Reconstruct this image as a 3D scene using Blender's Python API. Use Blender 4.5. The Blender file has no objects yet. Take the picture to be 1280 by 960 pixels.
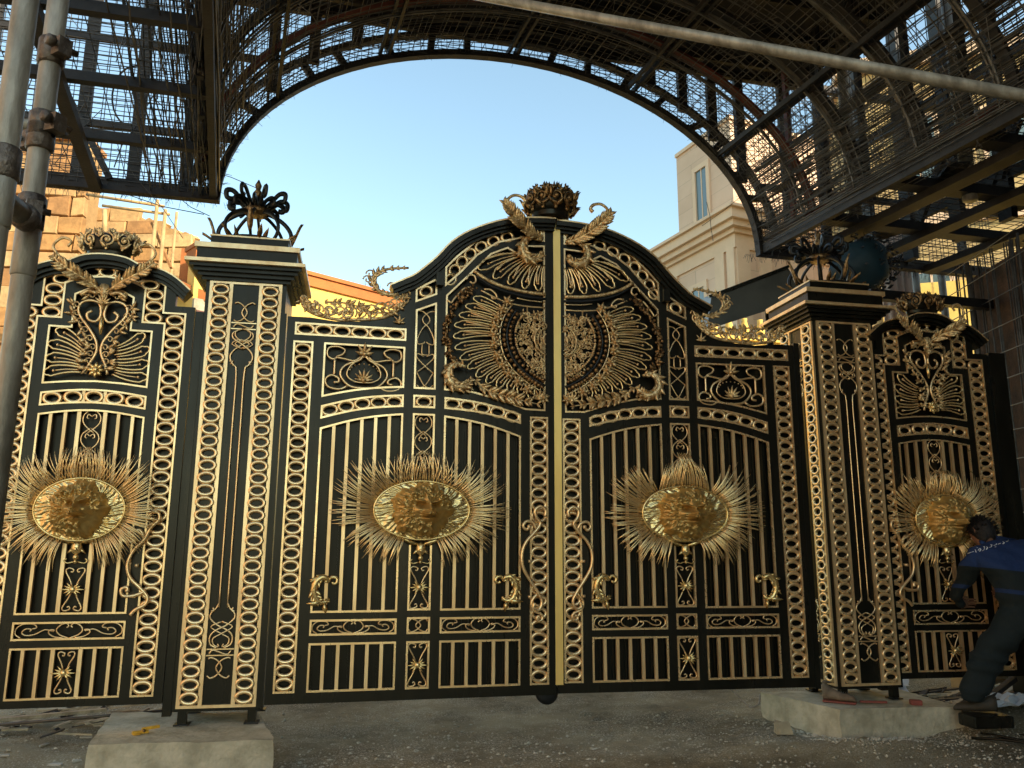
import bpy, math, random
import numpy as np
from mathutils import Vector, Matrix
random.seed(7)
rng = np.random.default_rng(11)
C = bpy.context.scene.collection
R = math.radians
PI = math.pi
scene = bpy.context.scene

# ------------------------------------------------------------------ camera, light
CAMZ = 1.42
cam_d = bpy.data.cameras.new("camera")
cam = bpy.data.objects.new("camera", cam_d)
C.objects.link(cam)
cam_d.sensor_width = 36.0
cam_d.lens = 1004.0 / 1280.0 * 36.0
cam_d.clip_start = 0.05
cam_d.clip_end = 2000
cam.matrix_world = Matrix.Translation((0, 0, CAMZ)) @ Matrix.Rotation(R(90 + 11.29), 4, 'X') @ Matrix.Rotation(R(0.275), 4, 'Z')
scene.camera = cam

SUN_AZ = (0.80, -0.60)      # horizontal direction towards the sun
SUN_EL = 27.0
world = bpy.data.worlds.new("World")
scene.world = world
world.use_nodes = True
wn = world.node_tree
sky = wn.nodes.new('ShaderNodeTexSky')
sky.sky_type = 'NISHITA'
sky.sun_disc = False
sky.sun_elevation = R(SUN_EL)
sky.sun_rotation = math.atan2(SUN_AZ[0], SUN_AZ[1])
sky.air_density = 1.0
sky.dust_density = 0.7
sky.ozone_density = 0.7
bg = wn.nodes['Background']
bg.inputs['Strength'].default_value = 0.13
tint = wn.nodes.new('ShaderNodeMixRGB')
tint.blend_type = 'MULTIPLY'
tint.inputs[0].default_value = 1.0
tint.inputs[2].default_value = (1.10, 1.12, 0.93, 1)
wn.links.new(sky.outputs[0], tint.inputs[1])
wn.links.new(tint.outputs[0], bg.inputs[0])

sun_d = bpy.data.lights.new("sun", 'SUN')
sun_d.energy = 2.7
sun_d.angle = R(0.5)
sun_d.color = (1.0, 0.83, 0.60)
sun = bpy.data.objects.new("sun", sun_d)
C.objects.link(sun)
sd = Vector((SUN_AZ[0] * math.cos(R(SUN_EL)), SUN_AZ[1] * math.cos(R(SUN_EL)), math.sin(R(SUN_EL))))
sun.rotation_euler = sd.to_track_quat('Z', 'Y').to_euler()
scene.view_settings.view_transform = 'Standard'
scene.view_settings.look = 'None'
scene.view_settings.exposure = 1.48
scene.view_settings.gamma = 1.0

# ------------------------------------------------------------------ materials
def mat(name, col, rough=0.6, metal=0.0, var=0.0, vscale=6.0, col2=None, bump=0.0, bscale=40.0, spec=None, coat=0.0, rvar=0.0, stretch=None, stint=None):
    m = bpy.data.materials.new(name)
    m.use_nodes = True
    nt = m.node_tree
    b = nt.nodes['Principled BSDF']
    b.inputs['Roughness'].default_value = rough
    b.inputs['Metallic'].default_value = metal
    if coat:
        b.inputs['Coat Weight'].default_value = coat
        b.inputs['Coat Roughness'].default_value = 0.25
    if spec is not None:
        b.inputs['Specular IOR Level'].default_value = spec
    if stint:
        b.inputs['Specular Tint'].default_value = (*stint, 1)
    tc = nt.nodes.new('ShaderNodeTexCoord')
    src = tc.outputs['Object']
    if stretch:
        mp = nt.nodes.new('ShaderNodeMapping')
        mp.inputs['Scale'].default_value = stretch
        nt.links.new(src, mp.inputs[0])
        src = mp.outputs[0]
    c2 = col2 if col2 else tuple(max(0, c * (1 - var)) for c in col)
    if var or col2:
        n = nt.nodes.new('ShaderNodeTexNoise')
        n.inputs['Scale'].default_value = vscale
        n.inputs['Detail'].default_value = 6
        n.inputs['Roughness'].default_value = 0.62
        nt.links.new(src, n.inputs[0])
        r = nt.nodes.new('ShaderNodeValToRGB')
        r.color_ramp.elements[0].position = 0.36
        r.color_ramp.elements[1].position = 0.62
        r.color_ramp.elements[0].color = (*c2, 1)
        r.color_ramp.elements[1].color = (*col, 1)
        nt.links.new(n.outputs[0], r.inputs[0])
        nt.links.new(r.outputs[0], b.inputs['Base Color'])
        if rvar:
            mr = nt.nodes.new('ShaderNodeMapRange')
            mr.inputs[3].default_value = rough + rvar
            mr.inputs[4].default_value = rough - rvar
            nt.links.new(n.outputs[0], mr.inputs[0])
            nt.links.new(mr.outputs[0], b.inputs['Roughness'])
    else:
        b.inputs['Base Color'].default_value = (*col, 1)
    if bump:
        n2 = nt.nodes.new('ShaderNodeTexNoise')
        n2.inputs['Scale'].default_value = bscale
        n2.inputs['Detail'].default_value = 5
        nt.links.new(src, n2.inputs[0])
        bp = nt.nodes.new('ShaderNodeBump')
        bp.inputs['Strength'].default_value = bump
        bp.inputs['Distance'].default_value = 0.02
        nt.links.new(n2.outputs[0], bp.inputs['Height'])
        nt.links.new(bp.outputs[0], b.inputs['Normal'])
    return m

GOLD = mat("gold_paint", (0.95, 0.71, 0.38), 0.28, 0.68, col2=(0.78, 0.52, 0.25), vscale=7, bump=0.03, bscale=30, rvar=0.08)
RAYG = mat("bright_gold_wire", (1.0, 0.76, 0.38), 0.26, 0.70, col2=(0.86, 0.60, 0.27), vscale=6)
GOLDB = mat("gold_band", (0.94, 0.70, 0.38), 0.32, 0.58, col2=(0.70, 0.45, 0.21), vscale=6, bump=0.06, bscale=14, rvar=0.10, stretch=(1, 1, 0.25))
YGOLD = mat("yellow_gold_bar", (0.96, 0.70, 0.24), 0.34, 0.45, col2=(0.84, 0.56, 0.17), vscale=4, bump=0.05, bscale=12, rvar=0.08, stretch=(1, 1, 0.2))
ANTIQ = mat("antique_gold", (1.0, 0.76, 0.40), 0.30, 0.55, col2=(0.40, 0.23, 0.09), vscale=36, bump=0.3, bscale=90)
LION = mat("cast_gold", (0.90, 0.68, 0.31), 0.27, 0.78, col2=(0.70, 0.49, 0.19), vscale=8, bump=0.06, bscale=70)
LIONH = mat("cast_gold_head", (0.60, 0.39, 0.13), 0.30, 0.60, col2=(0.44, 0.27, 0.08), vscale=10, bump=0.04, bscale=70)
BRONZE = mat("dark_bronze", (0.46, 0.28, 0.12), 0.36, 0.75, col2=(0.07, 0.04, 0.02), vscale=28, bump=0.3, bscale=80)
BLACK = mat("black_gate_paint", (0.0125, 0.0125, 0.0095), 0.30, 0.0, col2=(0.0045, 0.005, 0.0036), vscale=2.6, bump=0.06, bscale=9, rvar=0.14, spec=0.30, stretch=(2.2, 2.2, 0.5), stint=(1.0, 0.92, 0.76))
BLACKM = mat("black_sheet", (0.0075, 0.0076, 0.006), 0.32, 0.0, col2=(0.003, 0.0034, 0.0025), vscale=2.5, bump=0.08, bscale=5, rvar=0.12, spec=0.24, stretch=(2.5, 2.5, 0.4), stint=(1.0, 0.92, 0.76))
IRON = mat("black_iron", (0.014, 0.015, 0.016), 0.42, 0.2, var=0.4, bump=0.15, bscale=50)
STEEL = mat("galvanised_tube", (0.40, 0.37, 0.30), 0.50, 0.30, col2=(0.19, 0.17, 0.13), vscale=13, bump=0.25, bscale=45, rvar=0.12, stretch=(1, 1, 0.35))
CLAMP = mat("coupler_steel", (0.17, 0.14, 0.11), 0.5, 0.6, col2=(0.06, 0.045, 0.035), vscale=25, bump=0.3, bscale=80)
REBAR = mat("rebar_steel", (0.135, 0.128, 0.115), 0.5, 0.45, col2=(0.060, 0.054, 0.048), vscale=7)
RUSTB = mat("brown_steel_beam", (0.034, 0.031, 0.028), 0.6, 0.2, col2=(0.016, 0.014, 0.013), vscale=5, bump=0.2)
REDST = mat("red_primed_steel", (0.16, 0.040, 0.024), 0.6, 0.1, col2=(0.07, 0.025, 0.018), vscale=5, bump=0.2)
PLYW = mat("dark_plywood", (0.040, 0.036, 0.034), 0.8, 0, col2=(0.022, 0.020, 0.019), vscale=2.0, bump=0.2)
CONC = mat("cast_concrete", (0.52, 0.47, 0.34), 0.85, 0, col2=(0.33, 0.30, 0.205), vscale=6.5, bump=0.7, bscale=24)
STONE = [mat("golden_stone_%s" % n, c, 0.85, 0, col2=tuple(x * .66 for x in c), vscale=5.5, bump=0.5, bscale=14)
         for n, c in (("light", (0.54, 0.32, 0.13)), ("deep", (0.48, 0.25, 0.085)), ("pale", (0.58, 0.38, 0.17)), ("brown", (0.42, 0.21, 0.075)))]
MORTAR = mat("lime_mortar", (0.42, 0.25, 0.10), 0.95, 0, var=0.2, bump=0.4)
YPLAS = mat("yellow_plaster", (0.80, 0.55, 0.14), 0.85, 0, col2=(0.72, 0.46, 0.11), vscale=1.2, bump=0.15)
OCHRE = mat("ochre_render", (0.50, 0.36, 0.15), 0.85, 0, col2=(0.34, 0.22, 0.10), vscale=.9, bump=0.2)
OPLAS = mat("orange_plaster", (0.52, 0.175, 0.045), 0.85, 0, col2=(0.40, 0.13, 0.035), vscale=2.0, bump=0.2)
TPLAS = mat("tan_facade", (0.68, 0.48, 0.34), 0.8, 0, col2=(0.60, 0.41, 0.28), vscale=0.7, bump=0.08, bscale=6)
TTRIM = mat("tan_trim", (0.72, 0.51, 0.34), 0.8, 0, col2=(0.62, 0.43, 0.28), vscale=0.8, bump=0.08, bscale=8)
def add_joints(m, w, h, dark=.80):
    nt = m.node_tree; b = nt.nodes['Principled BSDF']
    old = b.inputs['Base Color'].links[0].from_socket
    tc = nt.nodes.new('ShaderNodeTexCoord')
    sp = nt.nodes.new('ShaderNodeSeparateXYZ'); nt.links.new(tc.outputs['Object'], sp.inputs[0])
    ad = nt.nodes.new('ShaderNodeMath'); ad.operation = 'ADD'
    nt.links.new(sp.outputs[0], ad.inputs[0]); nt.links.new(sp.outputs[1], ad.inputs[1])
    cb = nt.nodes.new('ShaderNodeCombineXYZ')
    nt.links.new(ad.outputs[0], cb.inputs[0]); nt.links.new(sp.outputs[2], cb.inputs[1])
    br = nt.nodes.new('ShaderNodeTexBrick'); br.inputs['Scale'].default_value = 1
    br.inputs['Brick Width'].default_value = w; br.inputs['Row Height'].default_value = h
    br.inputs['Mortar Size'].default_value = .008; br.inputs['Color1'].default_value = (1, 1, 1, 1); br.inputs['Color2'].default_value = (.92, .90, .88, 1); br.inputs['Mortar'].default_value = (dark, dark, dark, 1)
    nt.links.new(cb.outputs[0], br.inputs[0])
    mx = nt.nodes.new('ShaderNodeMixRGB'); mx.blend_type = 'MULTIPLY'; mx.inputs[0].default_value = 1
    nt.links.new(old, mx.inputs[1]); nt.links.new(br.outputs[0], mx.inputs[2]); nt.links.new(mx.outputs[0], b.inputs['Base Color'])
add_joints(TPLAS, .9, .45, .72)
GLASS = mat("window_glass", (0.10, 0.14, 0.14), 0.08, 0.0, spec=0.9)
BRICKM = mat("dark_brick", (0.11, 0.058, 0.034), 0.9, 0, col2=(0.05, 0.03, 0.02), vscale=6, bump=0.5)
REDBR = mat("red_brick", (0.20, 0.055, 0.030), 0.9, 0, var=0.4, bump=0.4)

def dirt_mat():
    m = bpy.data.materials.new("gravelly_dirt")
    m.use_nodes = True
    nt = m.node_tree
    b = nt.nodes['Principled BSDF']
    tc = nt.nodes.new('ShaderNodeTexCoord')
    def noise(sc, det=6, rgh=0.6):
        n = nt.nodes.new('ShaderNodeTexNoise')
        n.inputs['Scale'].default_value = sc
        n.inputs['Detail'].default_value = det
        n.inputs['Roughness'].default_value = rgh
        nt.links.new(tc.outputs['Object'], n.inputs[0])
        return n
    def ramp(n, a, b_, ca, cb):
        r = nt.nodes.new('ShaderNodeValToRGB')
        r.color_ramp.elements[0].position = a
        r.color_ramp.elements[1].position = b_
        r.color_ramp.elements[0].color = (*ca, 1)
        r.color_ramp.elements[1].color = (*cb, 1)
        nt.links.new(n.outputs[0], r.inputs[0])
        return r
    big = ramp(noise(0.9, 4), 0.40, 0.60, (0.235, 0.195, 0.11), (0.39, 0.34, 0.215))
    fine = ramp(noise(75, 8, 0.85), 0.50, 0.60, (0.0, 0.0, 0.0), (1, 1, 1))
    patch = ramp(noise(1.7, 6, 0.75), 0.42, 0.56, (0.18, 0.18, 0.18), (1, 1, 1))
    mul = nt.nodes.new('ShaderNodeMath'); mul.operation = 'MULTIPLY'
    nt.links.new(fine.outputs[0], mul.inputs[0]); nt.links.new(patch.outputs[0], mul.inputs[1])
    stain = ramp(noise(0.55, 7, 0.7), 0.40, 0.56, (0.50, 0.50, 0.46), (1, 1, 1))
    st = nt.nodes.new('ShaderNodeMixRGB'); st.blend_type = 'MULTIPLY'; st.inputs[0].default_value = 1
    nt.links.new(big.outputs[0], st.inputs[1]); nt.links.new(stain.outputs[0], st.inputs[2])
    mx = nt.nodes.new('ShaderNodeMixRGB')
    mx.inputs[2].default_value = (0.72, 0.67, 0.54, 1)
    nt.links.new(mul.outputs[0], mx.inputs[0]); nt.links.new(st.outputs[0], mx.inputs[1])
    nt.links.new(mx.outputs[0], b.inputs['Base Color'])
    b.inputs['Roughness'].default_value = 0.9
    bp = nt.nodes.new('ShaderNodeBump'); bp.inputs['Strength'].default_value = 0.7; bp.inputs['Distance'].default_value = 0.02
    nt.links.new(noise(38, 10, 0.8).outputs[0], bp.inputs['Height']); bp.inputs['Strength'].default_value = 1.0; bp.inputs['Distance'].default_value = .03
    nt.links.new(bp.outputs[0], b.inputs['Normal'])
    return m
DIRT = dirt_mat()

# ------------------------------------------------------------------ helpers
def spl(pts, k=6, closed=False):
    dm = max(len(p) for p in pts)
    P = [np.array(tuple(p) + (0.0,) * (dm - len(p)), float) for p in pts]
    n = len(P)
    out = []
    rngi = range(n if closed else n - 1)
    for i in rngi:
        p1, p2 = P[i], P[(i + 1) % n]
        p0 = P[(i - 1) % n] if (closed or i > 0) else 2 * p1 - p2
        p3 = P[(i + 2) % n] if (closed or i < n - 2) else 2 * p2 - p1
        for j in range(k):
            t = j / k
            out.append(0.5 * ((2 * p1) + (-p0 + p2) * t + (2 * p0 - 5 * p1 + 4 * p2 - p3) * t * t + (-p0 + 3 * p1 - 3 * p2 + p3) * t ** 3))
    if not closed:
        out.append(P[-1])
    return out

def spiral(cx, cz, r0, r1, a0, a1, n=16):
    """points of a spiral in the plane, angles in degrees"""
    return [(cx + (r0 + (r1 - r0) * i / n) * math.cos(R(a0 + (a1 - a0) * i / n)),
             cz + (r0 + (r1 - r0) * i / n) * math.sin(R(a0 + (a1 - a0) * i / n))) for i in range(n + 1)]

class MB:
    def __init__(s):
        s.V = []; s.F = []; s.smooth = False
    def add(s, vs, fs):
        o = len(s.V)
        s.V.extend([tuple(map(float, v)) for v in vs])
        s.F.extend([tuple(i + o for i in f) for f in fs])
        return s
    def box(s, x0, x1, y0, y1, z0, z1):
        vs = [(x, y, z) for z in (z0, z1) for y in (y0, y1) for x in (x0, x1)]
        return s.add(vs, [(0, 2, 3, 1), (4, 5, 7, 6), (0, 1, 5, 4), (2, 6, 7, 3), (0, 4, 6, 2), (1, 3, 7, 5)])
    def beam(s, p, q, w, h, up=(0, 0, 1)):
        p = Vector(p); q = Vector(q); d = (q - p).normalized(); up = Vector(up)
        if abs(d.dot(up)) > 0.98:
            up = Vector((0, 1, 0))
        r = d.cross(up).normalized(); u = r.cross(d)
        vs = []
        for c in (p, q):
            for a, b in ((-1, -1), (1, -1), (1, 1), (-1, 1)):
                vs.append(c + r * a * w / 2 + u * b * h / 2)
        return s.add(vs, [(0, 1, 2, 3), (7, 6, 5, 4), (0, 4, 5, 1), (1, 5, 6, 2), (2, 6, 7, 3), (3, 7, 4, 0)])
    def tube(s, pts, r, n=6, closed=False, sq=1.0, cap=True, nrm=None):
        """tube round a 3-D polyline; r number or list; sq squashes the section along nrm"""
        P = np.array([tuple(p) for p in pts], float)
        m = len(P)
        if m < 2: return s
        rr = np.full(m, r, float) if np.isscalar(r) else np.array(r, float)
        T = np.zeros_like(P)
        if closed:
            T = np.roll(P, -1, 0) - np.roll(P, 1, 0)
        else:
            T[1:-1] = P[2:] - P[:-2]; T[0] = P[1] - P[0]; T[-1] = P[-1] - P[-2]
        T /= np.linalg.norm(T, axis=1)[:, None] + 1e-12
        vs = []
        N = None
        for i in range(m):
            t = T[i]
            if nrm is not None:
                N = np.array(nrm, float)
            elif N is None:
                N = np.array([0, 0, 1.0]) if abs(t[2]) < 0.9 else np.array([1.0, 0, 0])
            N = N - t * (N @ t); N /= np.linalg.norm(N) + 1e-12
            B = np.cross(t, N)
            for k in range(n):
                a = 2 * PI * (k + 0.5) / n
                vs.append(P[i] + rr[i] * (math.cos(a) * N * sq + math.sin(a) * B))
        fs = []
        for i in range(m if closed else m - 1):
            j = (i + 1) % m
            for k in range(n):
                l = (k + 1) % n
                fs.append((i * n + k, i * n + l, j * n + l, j * n + k))
        if not closed and cap:
            fs.append(tuple(range(n - 1, -1, -1))); fs.append(tuple((m - 1) * n + k for k in range(n)))
        s.smooth = True
        return s.add(vs, fs)
    def flat(s, pts2, y, r, n=6, closed=False, sx=1, sq=0.8):
        """tube along a curve lying in the local xz plane"""
        return s.tube([(sx * p[0], y if len(p) < 3 else y + p[2], p[1]) for p in pts2], r, n, closed, sq=sq, nrm=(0, 1, 0))
    def prism(s, poly, y0, y1, sx=1):
        n = len(poly)
        vs = [(sx * p[0], y0, p[1]) for p in poly] + [(sx * p[0], y1, p[1]) for p in poly]
        fs = [tuple(range(n)), tuple(range(2 * n - 1, n - 1, -1))] + [(i, i + n, (i + 1) % n + n, (i + 1) % n) for i in range(n)]
        return s.add(vs, fs)
    def strip(s, line, a, b, y0, y1, closed=False, sx=1):
        """band between two sideways offsets of a 2-D line, with depth"""
        P = np.array(line, float); m = len(P)
        nr = np.zeros_like(P)
        for i in range(m):
            if closed or 0 < i < m - 1:
                d1 = P[i] - P[i - 1]; d2 = P[(i + 1) % m] - P[i]
            elif i == 0:
                d1 = d2 = P[1] - P[0]
            else:
                d1 = d2 = P[-1] - P[-2]
            d1 = d1 / (np.linalg.norm(d1) + 1e-12); d2 = d2 / (np.linalg.norm(d2) + 1e-12)
            n1 = np.array([-d1[1], d1[0]]); n2 = np.array([-d2[1], d2[0]])
            k = n1 + n2; k = k / (np.linalg.norm(k) + 1e-12)
            nr[i] = k / max(0.4, k @ n1)
        A = P + nr * a; B = P + nr * b
        vs = []
        for i in range(m):
            vs += [(sx * A[i][0], y0, A[i][1]), (sx * B[i][0], y0, B[i][1]), (sx * B[i][0], y1, B[i][1]), (sx * A[i][0], y1, A[i][1])]
        fs = []
        for i in range(m if closed else m - 1):
            j = (i + 1) % m
            for k in range(4):
                l = (k + 1) % 4
                fs.append((i * 4 + k, i * 4 + l, j * 4 + l, j * 4 + k))
        if not closed:
            fs += [(0, 3, 2, 1), tuple((m - 1) * 4 + k for k in range(4))]
        return s.add(vs, fs)
    def ball(s, c, r, sy=1.0, n=8, m=5, sz=1.0):
        vs = [(c[0], c[1], c[2] + r * sz)]
        for i in range(1, m):
            a = PI * i / m
            for k in range(n):
                b = 2 * PI * k / n
                vs.append((c[0] + r * math.sin(a) * math.cos(b), c[1] + r * sy * math.sin(a) * math.sin(b), c[2] + r * sz * math.cos(a)))
        vs.append((c[0], c[1], c[2] - r * sz))
        fs = [(0, 1 + k, 1 + (k + 1) % n) for k in range(n)]
        for i in range(m - 2):
            for k in range(n):
                a = 1 + i * n + k; b = 1 + i * n + (k + 1) % n
                fs.append((a, a + n, b + n, b))
        o = 1 + (m - 2) * n; e = len(vs) - 1
        fs += [(o + k, e, o + (k + 1) % n) for k in range(n)]
        s.smooth = True
        return s.add(vs, fs)
    def lathe(s, prof, c=(0, 0, 0), n=24, smooth=True):
        """profile of (radius, z) turned round the vertical axis"""
        vs = []; m = len(prof)
        for r, z in prof:
            for k in range(n):
                a = 2 * PI * k / n
                vs.append((c[0] + r * math.cos(a), c[1] + r * math.sin(a), c[2] + z))
        fs = []
        for i in range(m - 1):
            for k in range(n):
                l = (k + 1) % n
                fs.append((i * n + k, i * n + l, (i + 1) * n + l, (i + 1) * n + k))
        fs.append(tuple(range(n - 1, -1, -1))); fs.append(tuple((m - 1) * n + k for k in range(n)))
        s.smooth = smooth
        return s.add(vs, fs)
    def leaf(s, p, d, side, length, width, curl=0.3, out=(0, -1, 0), seg=5, thick=0.006):
        """curling pointed leaf with a raised midrib"""
        p = Vector(p); d = Vector(d).normalized(); side = Vector(side)
        side = (side - d * side.dot(d)).normalized(); o = Vector(out)
        vs = []
        prof = [0.35, 0.85, 1.0, 0.75, 0.42, 0.06]
        for i in range(seg + 1):
            t = i / seg
            ang = curl * t * t
            c = p + d * length * t * math.cos(ang * 0.6) + o * length * (0.5 * math.sin(ang) * t + 0.10 * math.sin(PI * t))
            w = width * 0.5 * prof[min(5, int(round(t * 5)))]
            vs += [c - side * w, c + o * (width * 0.22 + thick), c + side * w, c - o * thick]
        fs = []
        for i in range(seg):
            for k in range(4):
                l = (k + 1) % 4
                fs.append((i * 4 + k, i * 4 + l, i * 4 + 4 + l, i * 4 + 4 + k))
        fs += [(3, 2, 1, 0), tuple(seg * 4 + k for k in range(4))]
        s.smooth = True
        return s.add(vs, fs)
    def mesh(s, name, m):
        me = bpy.data.meshes.new(name)
        me.from_pydata(s.V, [], s.F)
        if s.smooth:
            me.polygons.foreach_set('use_smooth', [True] * len(me.polygons))
        if m: me.materials.append(m)
        me.update()
        return me
    def build(s, name, m, parent=None):
        o = bpy.data.objects.new(name, s.mesh(name, m))
        C.objects.link(o)
        if parent is not None: o.parent = parent
        return o

def inst(me, name, parent, loc=(0, 0, 0), rot=(0, 0, 0), scale=None):
    o = bpy.data.objects.new(name, me)
    C.objects.link(o)
    o.parent = parent; o.location = loc; o.rotation_euler = rot
    if scale: o.scale = scale
    return o

def tag(o, label=None, cat=None, group=None, kind=None):
    if label: o['label'] = label
    if cat: o['category'] = cat
    if group: o['group'] = group
    if kind: o['kind'] = kind
    return o

def empty(name, loc, rz=0, label=None, cat=None, group=None):
    o = bpy.data.objects.new(name, None)
    o.empty_display_size = 0.1
    C.objects.link(o)
    o.location = loc; o.rotation_euler = (0, 0, rz)
    return tag(o, label, cat, group)

def sharp(o, ang=35):
    """smooth shading with sharp edges above an angle"""
    me = o.data
    me.polygons.foreach_set('use_smooth', [True] * len(me.polygons))
    me.set_sharp_from_angle(angle=R(ang))

def plate(name, outline, holes, y0, y1, m, parent, sx=1, bevel=0.0):
    """flat plate with cut openings, standing in the local xz plane"""
    cu = bpy.data.curves.new(name, 'CURVE')
    cu.dimensions = '2D'; cu.fill_mode = 'BOTH'
    cu.extrude = abs(y1 - y0) / 2
    if bevel:
        cu.bevel_depth = bevel; cu.bevel_resolution = 0; cu.extrude = abs(y1 - y0) / 2 - bevel; cu.offset = -bevel
    for poly in [outline] + holes:
        sp = cu.splines.new('POLY')
        sp.points.add(len(poly) - 1)
        for i, p in enumerate(poly):
            sp.points[i].co = (sx * p[0], p[1], 0, 1)
        sp.use_cyclic_u = True
    tmp = bpy.data.objects.new(name, cu)
    C.objects.link(tmp)
    bpy.context.view_layer.update()
    me = bpy.data.meshes.new_from_object(tmp)
    bpy.data.objects.remove(tmp); bpy.data.curves.remove(cu)
    me.transform(Matrix.Translation((0, (y0 + y1) / 2, 0)) @ Matrix.Rotation(R(90), 4, 'X'))
    me.materials.clear(); me.materials.append(m)
    me.name = name
    o = bpy.data.objects.new(name, me)
    C.objects.link(o); o.parent = parent
    return o

def lerp(a, b, t): return a + (b - a) * t

def arcline(a, b, mid, n=8):
    """shallow arch through a, mid height and b"""
    return [(lerp(a[0], b[0], i / n), 0) for i in range(n + 1)]

# ------------------------------------------------------------------ shared ornament meshes
def ring_mesh(name, a, b, ta, n=20):
    mb = MB()
    pts = [(a * math.cos(2 * PI * i / n), 0, b * math.sin(2 * PI * i / n)) for i in range(n)]
    mb.tube(pts, ta, 6, True, sq=0.85, nrm=(0, 1, 0))
    return mb.mesh(name, GOLD)
RING_E = ring_mesh("ring", 0.0525, 0.0335, 0.0148)
RING_C = ring_mesh("ring", 0.040, 0.038, 0.0125)
RING_W = ring_mesh("ring", 0.047, 0.029, 0.0105)
ROUND = ring_mesh("ring", 0.052, 0.034, 0.011)

def col_rings(parent, sx, w, z0, z1, n, y, me=RING_E, scale=None):
    st = (z1 - z0) / n
    for i in range(n):
        inst(me, "ring", parent, (sx * w, y, z0 + st * (i + 0.5)), (0, 0, 0), scale)

def border(parent, poly, y0, y1, wdt=0.013, m=GOLD, sx=1, name="gold_border"):
    a = sum(poly[i][0] * poly[(i + 1) % len(poly)][1] - poly[(i + 1) % len(poly)][0] * poly[i][1] for i in range(len(poly)))
    if a < 0: poly = poly[::-1]
    return MB().strip(poly, 0.0, wdt, y0, y1, closed=True, sx=sx).build(name, m, parent)

def flatparts(parent, curves, y, r, m=GOLD, sx=1, name="scroll", n=6, cx=0, cz=0, s=1.0, mirror=False):
    for cv in curves:
        for fl in ((1, -1) if mirror else (1,)):
            pts = [(cx + fl * p[0] * s, cz + p[1] * s) + tuple(p[2:]) for p in cv]
            MB().flat(pts, y, r, n, sx=sx).build(name, m, parent)

def acanthus(mb, spine, w0, nleaf=10, out=(0, -1, 0), side_only=0, r0=0.012, r1=0.004, curl=0.9):
    """scrolling leaf spray: tapered stem with leaflets to both sides; spine is 3-D points"""
    P = [Vector(p) for p in spine]
    m = len(P)
    mb.tube(P, [lerp(r0, r1, i / (m - 1)) for i in range(m)], 6)
    o = Vector(out)
    for k in range(nleaf):
        t = (k + 0.5) / nleaf
        i = min(m - 2, int(t * (m - 1)))
        d = (P[i + 1] - P[i]).normalized()
        sd = d.cross(o).normalized()
        w = w0 * (0.55 + 0.6 * math.sin(PI * min(1, t * 1.1)))
        for sg in ((1, -1) if side_only == 0 else (side_only,)):
            dd = (d * 0.9 + sd * sg * 0.85)
            mb.leaf(P[i], dd, d.cross(o), w * 1.05, w * 0.52, curl * random.uniform(.6, 1.2), out=out, thick=0.004)
    return mb

def palmette(mb, c, r, n=7, a0=20, a1=160, y=0.0, wdt=0.3):
    for k in range(n):
        a = R(lerp(a0, a1, k / (n - 1)))
        d = (math.cos(a), 0, math.sin(a))
        mb.leaf((c[0], y, c[1]), d, (-d[2], 0, d[0]), r * (0.8 + 0.25 * math.sin(a)), r * wdt, 0.5, thick=0.003)
    mb.ball((c[0], y - 0.01, c[1]), r * 0.22, n=6, m=4)
    return mb

def feather(parent, base, tip, wid, y, sx=1, r=0.0075):
    """looped plume outline with an ogee end and a beaded quill inside"""
    b = np.array(base, float); t = np.array(tip, float)
    d = t - b; L = np.linalg.norm(d); d /= L; n = np.array([-d[1], d[0]])
    def P(u, v): return tuple(b + d * u * L + n * v * wid)
    prof = [(0, .30), (.25, .40), (.5, .50), (.7, .56), (.82, .56), (.89, .38), (.95, .32), (1.0, .0), (.95, -.32), (.89, -.38), (.82, -.56), (.7, -.52), (.5, -.42), (.25, -.32), (0, -.26)]
    prof = [(u, v + 0.9 * u * (1 - u)) for u, v in prof]
    MB().flat(spl([P(u, v) for u, v in prof], 3), y, r, 5, sx=sx).build("plume", RAYG, parent)
    mb = MB().flat(spl([P(0.05, 0.05), P(.4, .22), P(.7, .18)], 4), y, r * 0.7, 5, sx=sx)
    q = P(.74, .16)
    mb.ball((sx * q[0], y, q[1]), 0.011, n=6, m=4)
    mb.build("plume_quill", GOLD, parent)

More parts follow.
